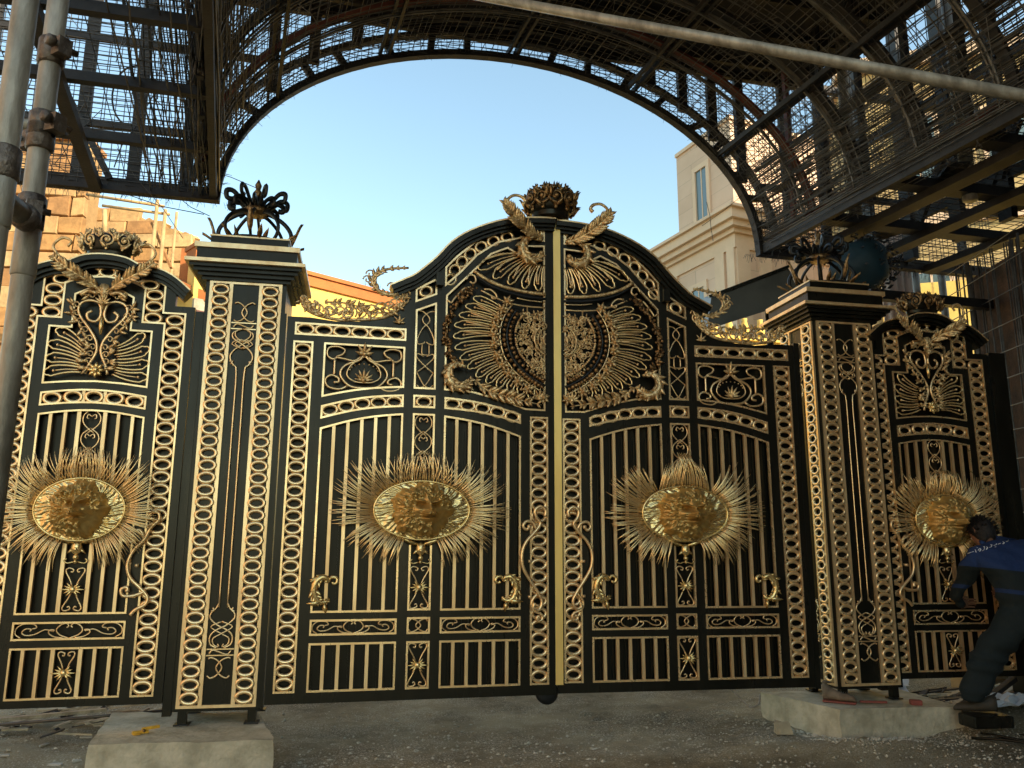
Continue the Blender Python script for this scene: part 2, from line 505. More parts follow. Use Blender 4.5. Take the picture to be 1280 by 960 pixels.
# ------------------------------------------------------------------ lion medallion (relief in one mesh)
def lion_head_mesh():
    nu, nv = 130, 84
    a, b = 0.215, 0.190
    vs = []; fs = []
    r_ = random.Random(21)
    locks = []
    for k in range(38):      # curling locks of the mane, each a short ridge
        th = 2 * PI * k / 46 * 1.0 + r_.uniform(-.05, .05)
        for ring in (0.60, .78, .92):
            locks.append((th + r_.uniform(-.07, .07), ring + r_.uniform(-.04, .04), r_.uniform(-1, 1), r_.uniform(.7, 1.2)))
    def G(u, v, cu, cv, su, sv, A): return A * math.exp(-((u - cu) / su) ** 2 - ((v - cv) / sv) ** 2)
    fx = 0.10                # face turned a little to the right
    for j in range(nv + 1):
        rr = j / nv
        for i in range(nu):
            th = 2 * PI * i / nu
            edge = 1 + 0.06 * math.sin(5 * th + 1) + 0.04 * math.sin(11 * th + 2) + .03 * math.sin(23 * th)
            rad = rr * edge
            u = rad * math.cos(th); v = rad * math.sin(th)
            h = 0.085 * math.sqrt(max(0, 1 - rr ** 3.4))
            h += G(u, v, fx, -0.13, .17, .19, .062) + G(u, v, fx, .05, .36, .46, .034) + G(u, v, fx - .07, .42, .06, .14, .012) + G(u, v, fx + .07, .42, .06, .14, .012)
            h += G(u, v, fx, 0.16, .062, .22, .036)
            h += G(u, v, fx, 0.00, .12, .055, .022) - G(u, v, fx - .06, -.035, .03, .02, .012) - G(u, v, fx + .06, -.035, .03, .02, .012)
            h += G(u, v, fx - .10, -.17, .085, .075, .032) + G(u, v, fx + .10, -.17, .085, .075, .032)
            h -= G(u, v, fx, -.16, .016, .09, .020)
            h -= G(u, v, fx, -.275, .18, .026, .050)
            h += G(u, v, fx, -.36, .10, .05, .022)
            for s_ in (-1, 1):
                cx = fx + s_ * 0.235
                h -= G(u, v, cx, .185, .115, .070, .066)
                h += G(u, v, cx, .170, .050, .040, .046) - G(u, v, cx, .165, .014, .014, .014)
                h += G(u, v, cx + s_ * .01, .290 + .25 * s_ * (u - cx), .15, .038, .046)
                h += G(u, v, fx + s_ * .33, -.03, .13, .13, .022)
                h += G(u, v, fx + s_ * .50, .54, .12, .13, .046) - G(u, v, fx + s_ * .50, .51, .05, .06, .040)
                for w_ in (0, 1, 2):
                    h += .004 * math.sin(60 * (v + .1 * w_) + 20 * u) * math.exp(-((u - fx - s_ * .2) / .1) ** 2 - ((v + .14) / .06) ** 2)
            k = min(1, max(0, (math.hypot((u - fx) * .98, v - .0) - .44) / .10))
            if k > 0 and rr < .995:
                m = 0
                for (lt, lr, cv, am) in locks:
                    dth = (th - lt + PI) % (2 * PI) - PI
                    if abs(dth) > .25: continue
                    q = (rad - lr) / .15
                    if abs(q) > 1.3: continue
                    off = dth * rad * 6.5 - cv * .35 * math.sin(q * 2.2)
                    m = max(m, am * math.exp(-(off / .22) ** 2) * max(0, 1 - (q / 1.3) ** 2))
                h += k * (.032 * m - .010)
            vs.append((a * u, -h, b * v))
    for j in range(nv):
        for i in range(nu):
            l = (i + 1) % nu
            fs.append((j * nu + i, j * nu + l, (j + 1) * nu + l, (j + 1) * nu + i))
    mb = MB(); mb.smooth = True; mb.add(vs, fs)
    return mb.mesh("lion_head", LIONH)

def dish_mesh():
    nu, nv = 240, 34
    a, b = 0.338, 0.205
    vs = []; fs = []
    for j in range(nv + 1):
        rr = j / nv
        for i in range(nu):
            th = 2 * PI * i / nu
            h = 0.030 + 0.020 * (1 - rr * rr)
            if 0.3 < rr < .95:
                h += 0.0038 * math.sin(58 * th + 6 * math.sin(7 * rr + 5 * th) + 17 * rr) * (0.6 + .6 * math.sin(29 * rr + 13 * th)) + 0.0045 * math.sin(31 * th - 19 * rr + 3 * math.sin(8 * th))
            vs.append((a * rr * math.cos(th), -h, b * rr * math.sin(th)))
    for j in range(nv):
        for i in range(nu):
            l = (i + 1) % nu
            fs.append((j * nu + i, j * nu + l, (j + 1) * nu + l, (j + 1) * nu + i))
    # rim
    mb = MB(); mb.smooth = True; mb.add(vs, fs)
    mb.tube([(a * math.cos(2 * PI * i / 60), -0.03, b * math.sin(2 * PI * i / 60)) for i in range(60)], 0.009, 6, True)
    return mb.mesh("medallion_dish", LION)
LION_ME = lion_head_mesh()
DISH_ME = dish_mesh()
RAYS = []
for k in range(6):
    mb = MB()
    cv = (k - 2.5) * 0.10
    pts = [(x, -0.012 * math.sin(PI * x) + 0.0, cv * x * x * 0.9) for x in (0, .2, .4, .6, .8, 1.0)]
    mb.tube(pts, [.0046, .0046, .0044, .004, .0034, .0018], 4)
    RAYS.append(mb.mesh("ray", GOLD))
# thin tubes are built at unit length then scaled along x only
def unit_ray(kind, length, curve):
    mb = MB()
    pts = [(x * length, -0.035 * math.sin(PI * x * .8), curve * length * x * x) for x in (0, .2, .4, .6, .8, 1.0)]
    mb.tube(pts, [0.0052, .0052, .0050, .0045, .0036, .0016], 4)
    return mb.mesh("ray", RAYG)
RAYS = {(L, c): unit_ray(0, L, c) for L in (0.16, 0.21, 0.26, 0.31) for c in (-.24, -.12, .0, .12, .24)}

def medallion(parent, cx, cz, y, kx=1.0, pointed=False, seed=0):
    rd = random.Random(seed)
    e = bpy.data.objects.new("lion_medallion", DISH_ME)
    C.objects.link(e); e.parent = parent; e.location = (cx, y, cz); e.scale = (kx, 1, 1)
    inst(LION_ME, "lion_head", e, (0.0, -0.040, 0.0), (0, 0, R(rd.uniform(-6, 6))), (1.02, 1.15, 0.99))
    n = 236
    for i in range(n):
        th = 2 * PI * i / n + rd.uniform(-.012, .012)
        dg = math.degrees(th) % 360
        if 252 < dg < 288: continue
        c, s_ = math.cos(th), math.sin(th)
        bx, bz = 0.335 * c, 0.203 * s_
        # the fleece stands out furthest sideways
        L = 0.26 + 0.03 * math.cos(2 * th) + rd.uniform(-.035, .025)
        if dg < 180 and s_ > 0.75: L = 0.20 + rd.uniform(-.03, .03)
        if pointed and abs(c) < 0.35 and s_ > 0: L = 0.26
        if 200 < dg < 340: L -= 0.035
        # splayed direction
        ang = math.atan2(s_ * 0.70, c) if s_ < 0 else math.atan2(s_ * 0.85, c)
        if s_ > .80:
            ang = R(90) + (th - R(90)) * (1.9 if (i % 2) else 0.3) * (1 if not pointed else -0.1)
        Lq = min((0.16, 0.21, 0.26, 0.31), key=lambda q: abs(q - L))
        cu = (.22 if c > 0 else -.22) * (1 if s_ > 0.15 else (-.8 if s_ < -.35 else .15))
        cu += rd.uniform(-.05, .05)
        cq = min((-.24, -.12, .0, .12, .24), key=lambda q: abs(q - cu))
        inst(RAYS[(Lq, cq)], "ray", e, (bx, -0.02 + rd.uniform(-.012, .012), bz), (0, -ang, 0))
    return e

def mask_mesh():
    """small cast mask and tassel hanging under each medallion"""
    mb = MB()
    mb.ball((0, -.03, 0), .036, sy=.8, sz=1.3, n=10, m=7)
    mb.ball((0, -.05, -.01), .016, n=6, m=5)
    for s_ in (-1, 1):
        mb.leaf((s_ * .015, -.02, .03), (s_ * 1, 0, .35), (0, 0, 1), .15, .045, .3)
        mb.leaf((s_ * .01, -.02, .0), (s_ * 1, 0, -.8), (0, 0, 1), .06, .03, .3)
        mb.flat(spl([(s_ * .01, -.09), (s_ * .05, -.10), (s_ * .07, -.085), (s_ * .055, -.07)], 3), -.02, .005, 5)
    mb.ball((0, -.03, -.062), .02, n=8, m=5)
    mb.ball((0, -.03, -.09), .013, n=6, m=4)
    return mb.mesh("mask", LION)
MASK = mask_mesh()
def spider_mesh():
    mb = MB()
    mb.ball((0, -.02, 0), .022, sy=.9, n=8, m=6)
    for a in (0, 25, 50, -25, -50):
        for s_ in (-1, 1):
            mb.leaf((0, -.015, 0), (s_ * math.cos(R(a)), 0, math.sin(R(a))), (0, 0, 1), .078 if a == 0 else .06, .02, .4, thick=.004)
    return mb.mesh("flower_boss", LION)
SPIDER = spider_mesh()
def rosette_mesh():
    mb = MB()
    mb.ball((0, -.02, 0), .014, n=6, m=5)
    for k in range(6):
        a = R(60 * k + 15)
        mb.leaf((0, -.006, 0), (math.cos(a), 0, math.sin(a)), (-math.sin(a), 0, math.cos(a)), .042, .028, .5, thick=.003)
    return mb.mesh("rosette", ANTIQ)
ROSE = rosette_mesh()

def column_scroll(parent, sx, cx, z0, z1, wd):
    """hourglass of two long curves with curled ends and a flower boss"""
    hw = wd / 2 - .018; zc = (z0 + z1) / 2; h = (z1 - z0) / 2 - .012
    for up in (1, -1):
        for s_ in (1, -1):
            pts = spl([(cx + s_ * .012, zc + up * .02), (cx + s_ * hw * .5, zc + up * h * .45), (cx + s_ * hw, zc + up * h * .85), (cx + s_ * hw * .75, zc + up * h * 1.0),
                       (cx + s_ * hw * .22, zc + up * h * .93), (cx + s_ * hw * .30, zc + up * h * .80), (cx + s_ * hw * .5, zc + up * h * .84)], 4)
            MB().flat(pts, -.018, .0052, 5, sx=sx).build("scroll", GOLD, parent)
    inst(SPIDER, "flower_boss", parent, (sx * cx, -.02, zc))

def box_scroll(parent, sx, x0, x1, z0, z1):
    """long box: a heart between two running scrolls"""
    cx = (x0 + x1) / 2; cz = (z0 + z1) / 2; a = (x1 - x0) / 2 - .012; h = (z1 - z0) / 2 - .010
    S = lambda pts: [(cx + p[0] * a, cz + p[1] * h) for p in pts]
    for f in (1, -1):
        M = lambda pts: S([(f * p[0], p[1]) for p in pts])
        flatparts(parent, [spl(M([(0, -1), (.17, -.55), (.24, .1), (.17, .75), (.07, .95), (.02, .6), (.06, .42)]), 4)], -.018, .0050, sx=sx, n=5)
        flatparts(parent, [spl(M([(.10, -.95), (.26, -.80), (.37, -.35), (.36, .1), (.28, .12), (.30, -.12)]), 4)], -.019, .0046, sx=sx, n=5)
        flatparts(parent, [spl(M([(.30, -.05), (.45, .15), (.62, -.42), (.78, -.55), (.86, -.2), (.80, .28), (.70, .25), (.72, -.05)]), 4)], -.018, .0046, sx=sx, n=5)
        flatparts(parent, [spl(M([(.86, -.95), (.97, -.4), (.96, .4), (.84, .92), (.66, .9), (.60, .45), (.68, .3)]), 4)], -.020, .0046, sx=sx, n=5)

def x_scroll(parent, sx, x0, x1, z0, z1):
    cx = (x0 + x1) / 2; cz = (z0 + z1) / 2; a = (x1 - x0) / 2 - .012; h = (z1 - z0) / 2 - .010
    for f in (1, -1):
        pts = spl([(cx + f * a * .95, cz + h * .55), (cx + f * a * .7, cz + h * .95), (cx + f * a * .1, cz + h * .6), (cx - f * a * .25, cz), (cx + f * a * .1, cz - h * .6), (cx + f * a * .7, cz - h * .95), (cx + f * a * .95, cz - h * .55)], 4)
        MB().flat(pts, -.018 - .002 * f, .005, 5, sx=sx).build("scroll", GOLD, parent)

def chain_scroll(parent, sx, cx, z0, z1, wd, n):
    """column of interlaced loops"""
    hw = wd / 2 - .018; st = (z1 - z0) / n
    for i in range(n):
        zc = z0 + st * (i + .5)
        for f in (1, -1):
            pts = spl([(cx, zc + st * .62), (cx + f * hw * .85, zc + st * .30), (cx + f * hw * .9, zc - .1 * st), (cx + f * hw * .2, zc - st * .45), (cx - f * hw * .35, zc - st * .62)], 4)
            MB().flat(pts, -.018 - .002 * f, .005, 5, sx=sx).build("scroll", GOLD, parent)
        mb = MB()
        for f in (1, -1):
            mb.flat(spl([(cx, zc + .2 * st), (cx + f * .022, zc + .32 * st), (cx + f * .03, zc + .15 * st), (cx + f * .018, zc + .10 * st)], 3), -.022, .0048, 5, sx=sx)
        mb.build("scroll", GOLD, parent)

def tall_interlace(parent, sx, x0, x1, z0, z1):
    cx = (x0 + x1) / 2; hw = (x1 - x0) / 2 - .014; H = z1 - z0
    Z = lambda t: z1 - t * H
    for f in (1, -1):
        P = lambda L: [(cx + f * a * hw, Z(t)) for a, t in L]
        MB().flat(spl(P([(.9, .035), (.3, .05), (-.35, .12), (-.30, .18), (.35, .25), (.9, .38), (.85, .45), (.25, .44), (.1, .42)]), 4), -.018, .005, 5, sx=sx).build("scroll", GOLD, parent)
        MB().flat(spl(P([(.38, .45), (.38, .57), (.0, .585)]), 4), -.020, .005, 5, sx=sx).build("scroll", GOLD, parent)
        MB().flat(spl(P([(.15, .60), (.85, .57), (.9, .62), (.0, .72), (-.9, .80)]), 4), -.016, .005, 5, sx=sx).build("scroll", GOLD, parent)
        MB().flat(spl(P([(.9, .80), (.55, .87), (.1, .95), (-.5, .985), (-.9, .95)]), 4), -.019, .005, 5, sx=sx).build("scroll", GOLD, parent)

def spade_panel(parent, sx, cx, cz, a, h):
    """ace shaped double loop with palmettes between bracket scrolls"""
    def sp(k):
        return [(0, .62 * k + .1), (.12, .40), (.50 * k, .12), (.62 * k, -.30), (.38 * k, -.78 * k), (0, -.86 * k), (-.38 * k, -.78 * k), (-.62 * k, -.30), (-.50 * k, .12), (-.12, .40)]
    for k, r in ((1.0, .009), (.72, .006)):
        pts = [(cx + p[0] * a * .95, cz + p[1] * h) for p in spl(sp(k), 5, closed=True)]
        MB().flat(pts, -.022, r, 6, closed=True, sx=sx).build("spade_loop", GOLD, parent)
    mb = MB()
    for k in range(9):
        an = R(10 + 20 * k)
        mb.ball((sx * (cx + .36 * a * math.cos(an)), -.02, cz + h * (-.12 + .34 * math.sin(an))), .0065, n=6, m=4)
    mb.build("bead_row", ANTIQ, parent)
    palmette(MB(), (sx * cx, cz - .52 * h), .085, 7, 5, 175, -.025, .32).build("palmette", ANTIQ, parent)
    palmette(MB(), (sx * cx, cz + .66 * h), .085, 5, 10, 170, -.025, .42).build("palmette", ANTIQ, parent)
    for f in (1, -1):
        P = lambda L: [(cx + f * p[0] * a, cz + p[1] * h) for p in L]
        MB().flat(spl(P([(.10, .55), (.25, .35), (.52, .42), (.70, .48), (.55, .62), (.50, .82), (.68, .95), (.90, .88), (.93, .55), (.80, .38), (.66, .50)]), 4), -.020, .008, 6, sx=sx).build("scroll", GOLD, parent)
        MB().flat(spl(P([(.74, .42), (.74, .0), (.74, -.35)]), 3), -.020, .009, 6, sx=sx).build("scroll", GOLD, parent)
        MB().flat(spl(P([(.40, -.80), (.60, -.95), (.88, -.86), (.95, -.55), (.82, -.34), (.64, -.45), (.62, -.62), (.74, -.66)]), 4), -.020, .009, 6, sx=sx).build("scroll", GOLD, parent)

def c_dragon_mesh():
    """C shaped acanthus bracket"""
    mb = MB()
    sp_ = [(math.cos(R(a)) * r, -.03, math.sin(R(a)) * r * 1.25) for a, r in zip(range(55, 330, 25), (.05, .062, .07, .073, .074, .074, .072, .072, .072, .066, .055))]
    mb.tube(sp_, [.008, .018, .024, .027, .027, .026, .024, .020, .017, .012, .006], 8)
    acanthus(mb, sp_, .055, 7, side_only=0, r0=.012, r1=.01)
    mb.tube([(p[0], -.03, p[1]) for p in spiral(.058, .055, .034, .010, 140, -160, 12)], [.013] * 8 + [.010] * 5, 6)
    mb.leaf((-.02, -.03, -.085), (-1, 0, -.05), (0, 0, 1), .10, .045, .1)
    mb.leaf((-.03, -.03, .075), (-1, 0, -.1), (0, 0, 1), .08, .03, .1)
    mb.leaf((.0, -.03, -.09), (0.2, 0, -1), (1, 0, 0), .07, .04, .2)
    return mb.mesh("acanthus_bracket", LION)
DRAGON = c_dragon_mesh()

# ------------------------------------------------------------------ GATE LEAVES
DL = Vector((-0.97591, -0.21818, 0)); DR = Vector((0.98659, 0.16322, 0))
OL = Vector((0.29925, 6.04725, 0)) + DL * 0.018
OR = Vector((0.37725, 6.0915, 0)) - DR * 0.010

def arcz(x0, x1, z0, z1, zm, n=8):
    """points of a shallow curve from (x0,z0) to (x1,z1)"""
    return [(lerp(x0, x1, i / n), lerp(z0, z1, i / n) + (zm) * math.sin(PI * i / n * .5 if z1 > z0 else PI / 2 + PI * i / n * .5) * 0 + zm * math.sin(PI * i / n)) for i in range(n + 1)]

CORN = spl([(1.235, 3.300), (1.13, 3.355), (1.045, 3.405), (.90, 3.545), (.79, 3.675), (.64, 3.785), (.433, 3.878), (.26, 3.918), (.10, 3.938), (-.035, 3.944)], 3)

def make_leaf(sx, origin, ang, label):
    T = empty("gate_leaf", origin, ang, label, "gate", "leaves of the big double gate")
    # openings in the frame
    H = {}
    H['outer'] = [(1.765, .445), (1.905, .445), (1.905, 2.85), (1.765, 2.85)]
    H['inner'] = [(.015, .445), (.155, .445), (.155, 2.365), (.015, 2.365)]
    H['low1'] = [(.225, .445), (.805, .445), (.805, .76), (.225, .76)]
    H['low2'] = [(1.105, .445), (1.69, .445), (1.69, .76), (1.105, .76)]
    H['lowc'] = [(.873, .445), (1.035, .445), (1.035, .76), (.873, .76)]
    H['box1'] = [(.225, .808), (.805, .808), (.805, .916), (.225, .916)]
    H['box2'] = [(1.105, .808), (1.69, .808), (1.69, .913), (1.105, .913)]
    H['boxc'] = [(.873, .808), (1.035, .808), (1.035, .92), (.873, .92)]
    a1 = arcz(.225, .805, 2.215, 2.348, .022)
    H['bars1'] = [(.225, .962), (.805, .962)] + a1[::-1]
    a2 = arcz(1.69, 1.105, 2.225, 2.352, .022)
    H['bars2'] = [(1.105, .957), (1.69, .957)] + a2
    H['colc'] = [(.873, .965), (1.035, .965), (1.035, 2.355), (.873, 2.355)]
    H['ringc'] = [(.873, 2.397), (1.035, 2.397), (1.035, 2.492), (.873, 2.492)]
    r1b = arcz(.225, .805, 2.305, 2.396, .022); r1t = arcz(.225, .805, 2.380, 2.486, .022)
    H['rail1'] = r1b + r1t[::-1]
    r2b = arcz(1.69, 1.105, 2.288, 2.398, .022); r2t = arcz(1.69, 1.105, 2.385, 2.490, .022)
    H['rail2'] = r2b + r2t[::-1]
    sq = arcz(1.69, 1.105, 2.445, 2.540, .018)
    H['square'] = sq + [(1.105, 2.848), (1.69, 2.848)]
    H['top'] = [(1.10, 2.894), (1.90, 2.894), (1.90, 2.988), (1.10, 2.988)]
    H['tall'] = [(.873, 2.537), (1.035, 2.537), (1.035, 3.140), (.878, 3.208)]
    H['small'] = [(.878, 3.268), (1.040, 3.196), (1.040, 3.304), (.880, 3.400)]
    H['arc'] = [(.820, 3.335), (.700, 3.455), (.572, 3.605), (.415, 3.722), (.21, 3.782), (.035, 3.765), (.035, 3.885), (.22, 3.868), (.40, 3.830), (.58, 3.735), (.735, 3.590), (.820, 3.495)]
    dome_b = [(.035, 2.410), (.19, 2.413), (.385, 2.478), (.60, 2.526), (.810, 2.536)]
    H['dome'] = dome_b + [(.810, 3.270), (.612, 3.480), (.470, 3.635), (.335, 3.698), (.245, 3.650), (.225, 3.722), (.035, 3.735)]
    outline = [(-.035, .375), (1.955, .375), (1.955, 3.028), (1.80, 3.030), (1.62, 3.012), (1.45, 3.022), (1.30, 3.058), (1.20, 3.115), (1.145, 3.18), (1.115, 3.245), (1.14, 3.325)] + [(p[0], p[1] - .02) for p in CORN[4:]]
    fr = plate("frame", outline, list(H.values()), -.025, .03, BLACK, T, sx)
    plate("backing_sheet", [(p[0], p[1] if p[1] > .4 else .39) for p in outline], [], .031, .037, BLACKM, T, sx)
    # narrow folded ribs of the backing sheet
    mb = MB()
    for x0, x1, z1 in ((.225, .805, 2.24), (1.105, 1.69, 2.25)):
        for k in range(12):
            x = x0 + .02 + (x1 - x0 - .04) * k / 11
            mb.box(sx * x - .006, sx * x + .006, .018, .031, .446, z1)
    mb.build("backing_ribs", BLACKM, T)
    for k, poly in H.items():
        border(T, poly, -.032, -.012, .0135 if k not in ('dome',) else .013, sx=sx)
    # rings
    col_rings(T, sx, 1.835, .459, 2.837, 28, -.018)
    col_rings(T, sx, .085, .459, 2.352, 22, -.018)
    for i in range(6): inst(RING_E, "ring", T, (sx * (1.113 + .1293 * (i + .5)), -.018, 2.941), (0, 0, 0), (1.12, 1, 1.08))
    for i in range(5):
        t = (i + .5) / 5
        z = lerp(2.343, 2.441, t) + .022 * math.sin(PI * t)
        inst(RING_E, "ring", T, (sx * lerp(.232, .798, t), -.018, z), (0, R(-sx * 9 * (1 - t)), 0), (1.0, 1, 1.08))
        inst(RING_E, "ring", T, (sx * lerp(1.683, 1.112, t), -.018, z - .003), (0, R(sx * 9 * (1 - t)), 0), (1.0, 1, 1.08))
    inst(RING_E, "ring", T, (sx * .954, -.018, 2.4445), (0, 0, 0), (1.0, 1, 1.1))
    inst(RING_C, "ring", T, (sx * .960, -.018, 3.291), (0, R(sx * 28), 0), (1.15, 1, .95))
    for w, z, a in ((.098, 3.828, 5), (.335, 3.783, 16), (.445, 3.739, 24), (.542, 3.684, 33), (.627, 3.618, 42), (.690, 3.550, 50), (.745, 3.477, 56), (.775, 3.400, 60)):
        inst(RING_C, "ring", T, (sx * w, -.018, z), (0, R(sx * a), 0), (1.12, 1, 1.0))
    # square bars
    for x0, x1, zt0, zt1 in ((.225, .805, 2.215, 2.348), (1.69, 1.105, 2.225, 2.352)):
        for i in range(5):
            t = (i + 1) / 6
            x = lerp(x0, x1, t); zt = lerp(zt0, zt1, t) + .022 * math.sin(PI * t)
            MB().box(sx * x - .0115, sx * x + .0115, -.024, .0, .965, zt - .004).build("bar", GOLDB, T)
            MB().box(sx * x - .0115, sx * x + .0115, -.024, .0, .449, .757).build("bar", GOLDB, T)
    # small scrollwork
    box_scroll(T, sx, .225, .805, .808, .916)
    box_scroll(T, sx, 1.105, 1.69, .808, .913)
    x_scroll(T, sx, .873, 1.035, .808, .92)
    column_scroll(T, sx, .954, .449, .756, .162)
    column_scroll(T, sx, .954, .968, 1.275, .162)
    chain_scroll(T, sx, .954, 1.93, 2.35, .162, 3)
    tall_interlace(T, sx, .873, 1.035, 2.54, 3.16)
    spade_panel(T, sx, 1.397, 2.668, .285, .165)
    medallion(T, sx * .954, 1.655, -.05, 1.0, pointed=(sx > 0), seed=3 + sx)
    inst(MASK, "mask", T, (sx * .954, -.02, 1.385))
    inst(DRAGON, "acanthus_bracket", T, (sx * 1.60, -.01, 1.11), (0, 0, PI if False else 0), (-sx, 1, 1) if sx > 0 else (1, 1, 1))
    inst(DRAGON, "acanthus_bracket", T, (sx * .33, -.01, 1.11), (0, 0, 0), (sx, 1, 1) if sx > 0 else (-1, 1, 1))
    # long curved pull handle
    hb = [(.05, 1.62), (.045, 1.665), (.085, 1.695), (.125, 1.665), (.115, 1.615), (.085, 1.57), (.125, 1.51), (.19, 1.44), (.222, 1.36), (.215, 1.26), (.165, 1.17), (.11, 1.09), (.075, 1.02), (.095, .965), (.135, .975), (.13, 1.01)]
    mb = MB()
    mb.flat(spl(hb, 4), -.065, .0125, 8, sx=sx, sq=1)
    mb.flat(spl([(.115, 1.53), (.14, 1.575), (.19, 1.585), (.215, 1.55), (.19, 1.525), (.17, 1.545)], 4), -.065, .011, 7, sx=sx, sq=1)
    mb.flat(spl([(.10, 1.08), (.15, 1.02), (.14, .96), (.085, .935)] + spiral(.095, .905, .03, .008, 110, 480, 10), 3), -.060, .010, 7, sx=sx, sq=1)
    mb.ball((sx * .17, -.065, 1.548), .016)
    for z in (1.30, 1.05):
        mb.box(sx * .16 - .01, sx * .16 + .01, -.06, -.02, z - .01, z + .01)
    mb.build("pull_handle", GOLD, T)
    # moulded cornice over the dome
    c = MB()
    c.strip(CORN, .010, .045, -.105, .03, sx=sx)
    c.strip(CORN, .045, .066, -.080, .03, sx=sx)
    c.strip(CORN, .066, .088, -.055, .03, sx=sx)
    c.build("cornice", BLACK, T)
    MB().strip(CORN, -.002, .010, -.112, .032, sx=sx).build("cornice_edge", GOLD, T)
    MB().box(sx * .865 - .028, sx * .865 + .028, -.085, -.026, 3.33, 3.43).build("corbel", BLACK, T)
    # ---------------- dome ornament
    yo = -.03
    tips = [(.600, 3.265), (.668, 3.185), (.735, 3.065), (.748, 2.945), (.722, 2.825), (.655, 2.735), (.575, 2.655), (.478, 2.600), (.365, 2.562), (.255, 2.530), (.15, 2.50)]
    cen = (.02, 2.99)
    tips = [tuple(q_) for q_ in spl(tips, 4)]
    cl_ = [0]
    for a_, b_ in zip(tips[:-1], tips[1:]): cl_.append(cl_[-1] + math.hypot(b_[0] - a_[0], b_[1] - a_[1]))
    tips = [(float(np.interp(cl_[-1] * k_ / 13, cl_, [q_[0] for q_ in tips])), float(np.interp(cl_[-1] * k_ / 13, cl_, [q_[1] for q_ in tips]))) for k_ in range(14)]
    for i, t in enumerate(tips):
        k = .58 if i < 8 else .66
        b = (cen[0] + (t[0] - cen[0]) * k, cen[1] + (t[1] - cen[1]) * k + (0.02 if i < 5 else 0))
        feather(T, b, t, .052, yo, sx, r=.0068)
        if i < 13:
            t2 = tips[i + 1]; tm = ((t[0] + t2[0]) / 2, (t[1] + t2[1]) / 2)
            b2 = (cen[0] + (tm[0] - cen[0]) * k, cen[1] + (tm[1] - cen[1]) * k)
            e2 = (cen[0] + (tm[0] - cen[0]) * .9, cen[1] + (tm[1] - cen[1]) * .9)
            MB().flat([b2, e2], yo + .003, .0055, 5, sx=sx).build("plume_quill", GOLD, T)
    shield = spl([(.300, 3.230), (.362, 3.13), (.392, 3.02), (.388, 2.92), (.355, 2.81), (.285, 2.71), (.18, 2.62), (.045, 2.545)], 5)
    MB().flat(shield, -.045, .0065, 6, sx=sx).build("shield_rim", GOLD, T)
    for k in (.86, .70):
        pts = [(.0 + (p[0]) * k, 2.99 + (p[1] - 2.99) * (k * .98 + .02)) for p in shield]
        pts = [p for p in pts if p[0] > .038]
        MB().flat(pts, -.034, .012, 7, sx=sx).build("shield_cord", IRON, T)
    for k, rr in ((.925, .017), (.80, .016), (.70, .010)):
        pts = [(p[0] * k, 2.99 + (p[1] - 2.99) * k) for p in shield]
        mb = MB(); acc = 0
        for a, b in zip(pts[:-1], pts[1:]):
            acc += math.hypot(b[0] - a[0], b[1] - a[1])
            if acc > rr * 1.45 and b[0] > .045:
                acc = 0
                mb.ball((sx * b[0], -.05 - random.uniform(0, .01), b[1]), rr * random.uniform(.9, 1.15), n=7, m=5)
        mb.build("bead_strand", BRONZE if rr > .012 else ANTIQ, T)
    # pierced centre of the shield
    rd = random.Random(5)
    n = 0
    for j in range(11):
        for i in range(6):
            x = .055 + i * .038 + (j % 2) * .018 + rd.uniform(-.012, .012); z = 2.70 + j * .047 + rd.uniform(-.016, .016); q_ = rd.uniform(.018, .030)
            lim = .60 * .392 * math.sqrt(max(0, 1 - ((z - 2.99) / .34) ** 2))
            if x > lim + .02: continue
            a0 = rd.uniform(0, 360); dr = rd.choice((1, -1))
            mb = MB().flat(spiral(x, z, q_, .006, a0, a0 + dr * 440, 14), -.03 - rd.uniform(0, .018), .0055, 5, sx=sx)
            for _ in range(3):
                b0 = rd.uniform(0, 6.28)
                mb.leaf((sx * (x + q_ * .7 * math.cos(b0)), -.035, z + q_ * .7 * math.sin(b0)), (math.cos(b0), 0, math.sin(b0)), (-math.sin(b0), 0, math.cos(b0)), .030, .016, .6, thick=.002)
            mb.ball((sx * x, -.045, z), .007, n=6, m=4)
            mb.leaf((sx * x, -.03, z), (math.cos(R(a0)), 0, math.sin(R(a0))), (-math.sin(R(a0)), 0, math.cos(R(a0))), .036, .016, .5, thick=.002)
            mb.build("arabesque", ANTIQ, T)
    for rr, r_ in ((.125, .0065), (.098, .004), (.055, .006)):
        pts = [(rr * math.cos(R(a)) + .0, 2.965 + rr * math.sin(R(a))) for a in range(-74, 75, 8) if rr * math.cos(R(a)) > .032]
        MB().flat(pts, -.055, r_, 6, sx=sx).build("shield_ring", ANTIQ, T)
    for i in range(12):
        a = R(70 - 11.5 * i - (18 if i > 5 else 0) * 0)
        q = shield[min(len(shield) - 1, int(i * (len(shield) - 1) / 11))]
        q = (q[0] * 1.10 + .004, 2.99 + (q[1] - 2.99) * 1.08)
        if q[0] < .05: q = (.06, q[1])
        inst(ROSE, "rosette", T, (sx * q[0], -.036, q[1]), (0, R(rd.uniform(0, 60)), 0), (1.25,) * 3)
    # rope band and curls across the top
    band = spl([(.602, 3.478), (.50, 3.415), (.37, 3.368), (.20, 3.338), (.035, 3.330)], 5)
    MB().flat(band, -.042, .014, 7, sx=sx).build("rope_band", ANTIQ, T)
    MB().flat([(p[0] * .97, p[1] - .035) for p in band], -.034, .010, 6, sx=sx).build("shield_cord", IRON, T)
    MB().flat(spl([(.545, 3.325), (.42, 3.270), (.30, 3.235), (.17, 3.222), (.04, 3.222)], 4), -.040, .0065, 6, sx=sx).build("shield_rim", GOLD, T)
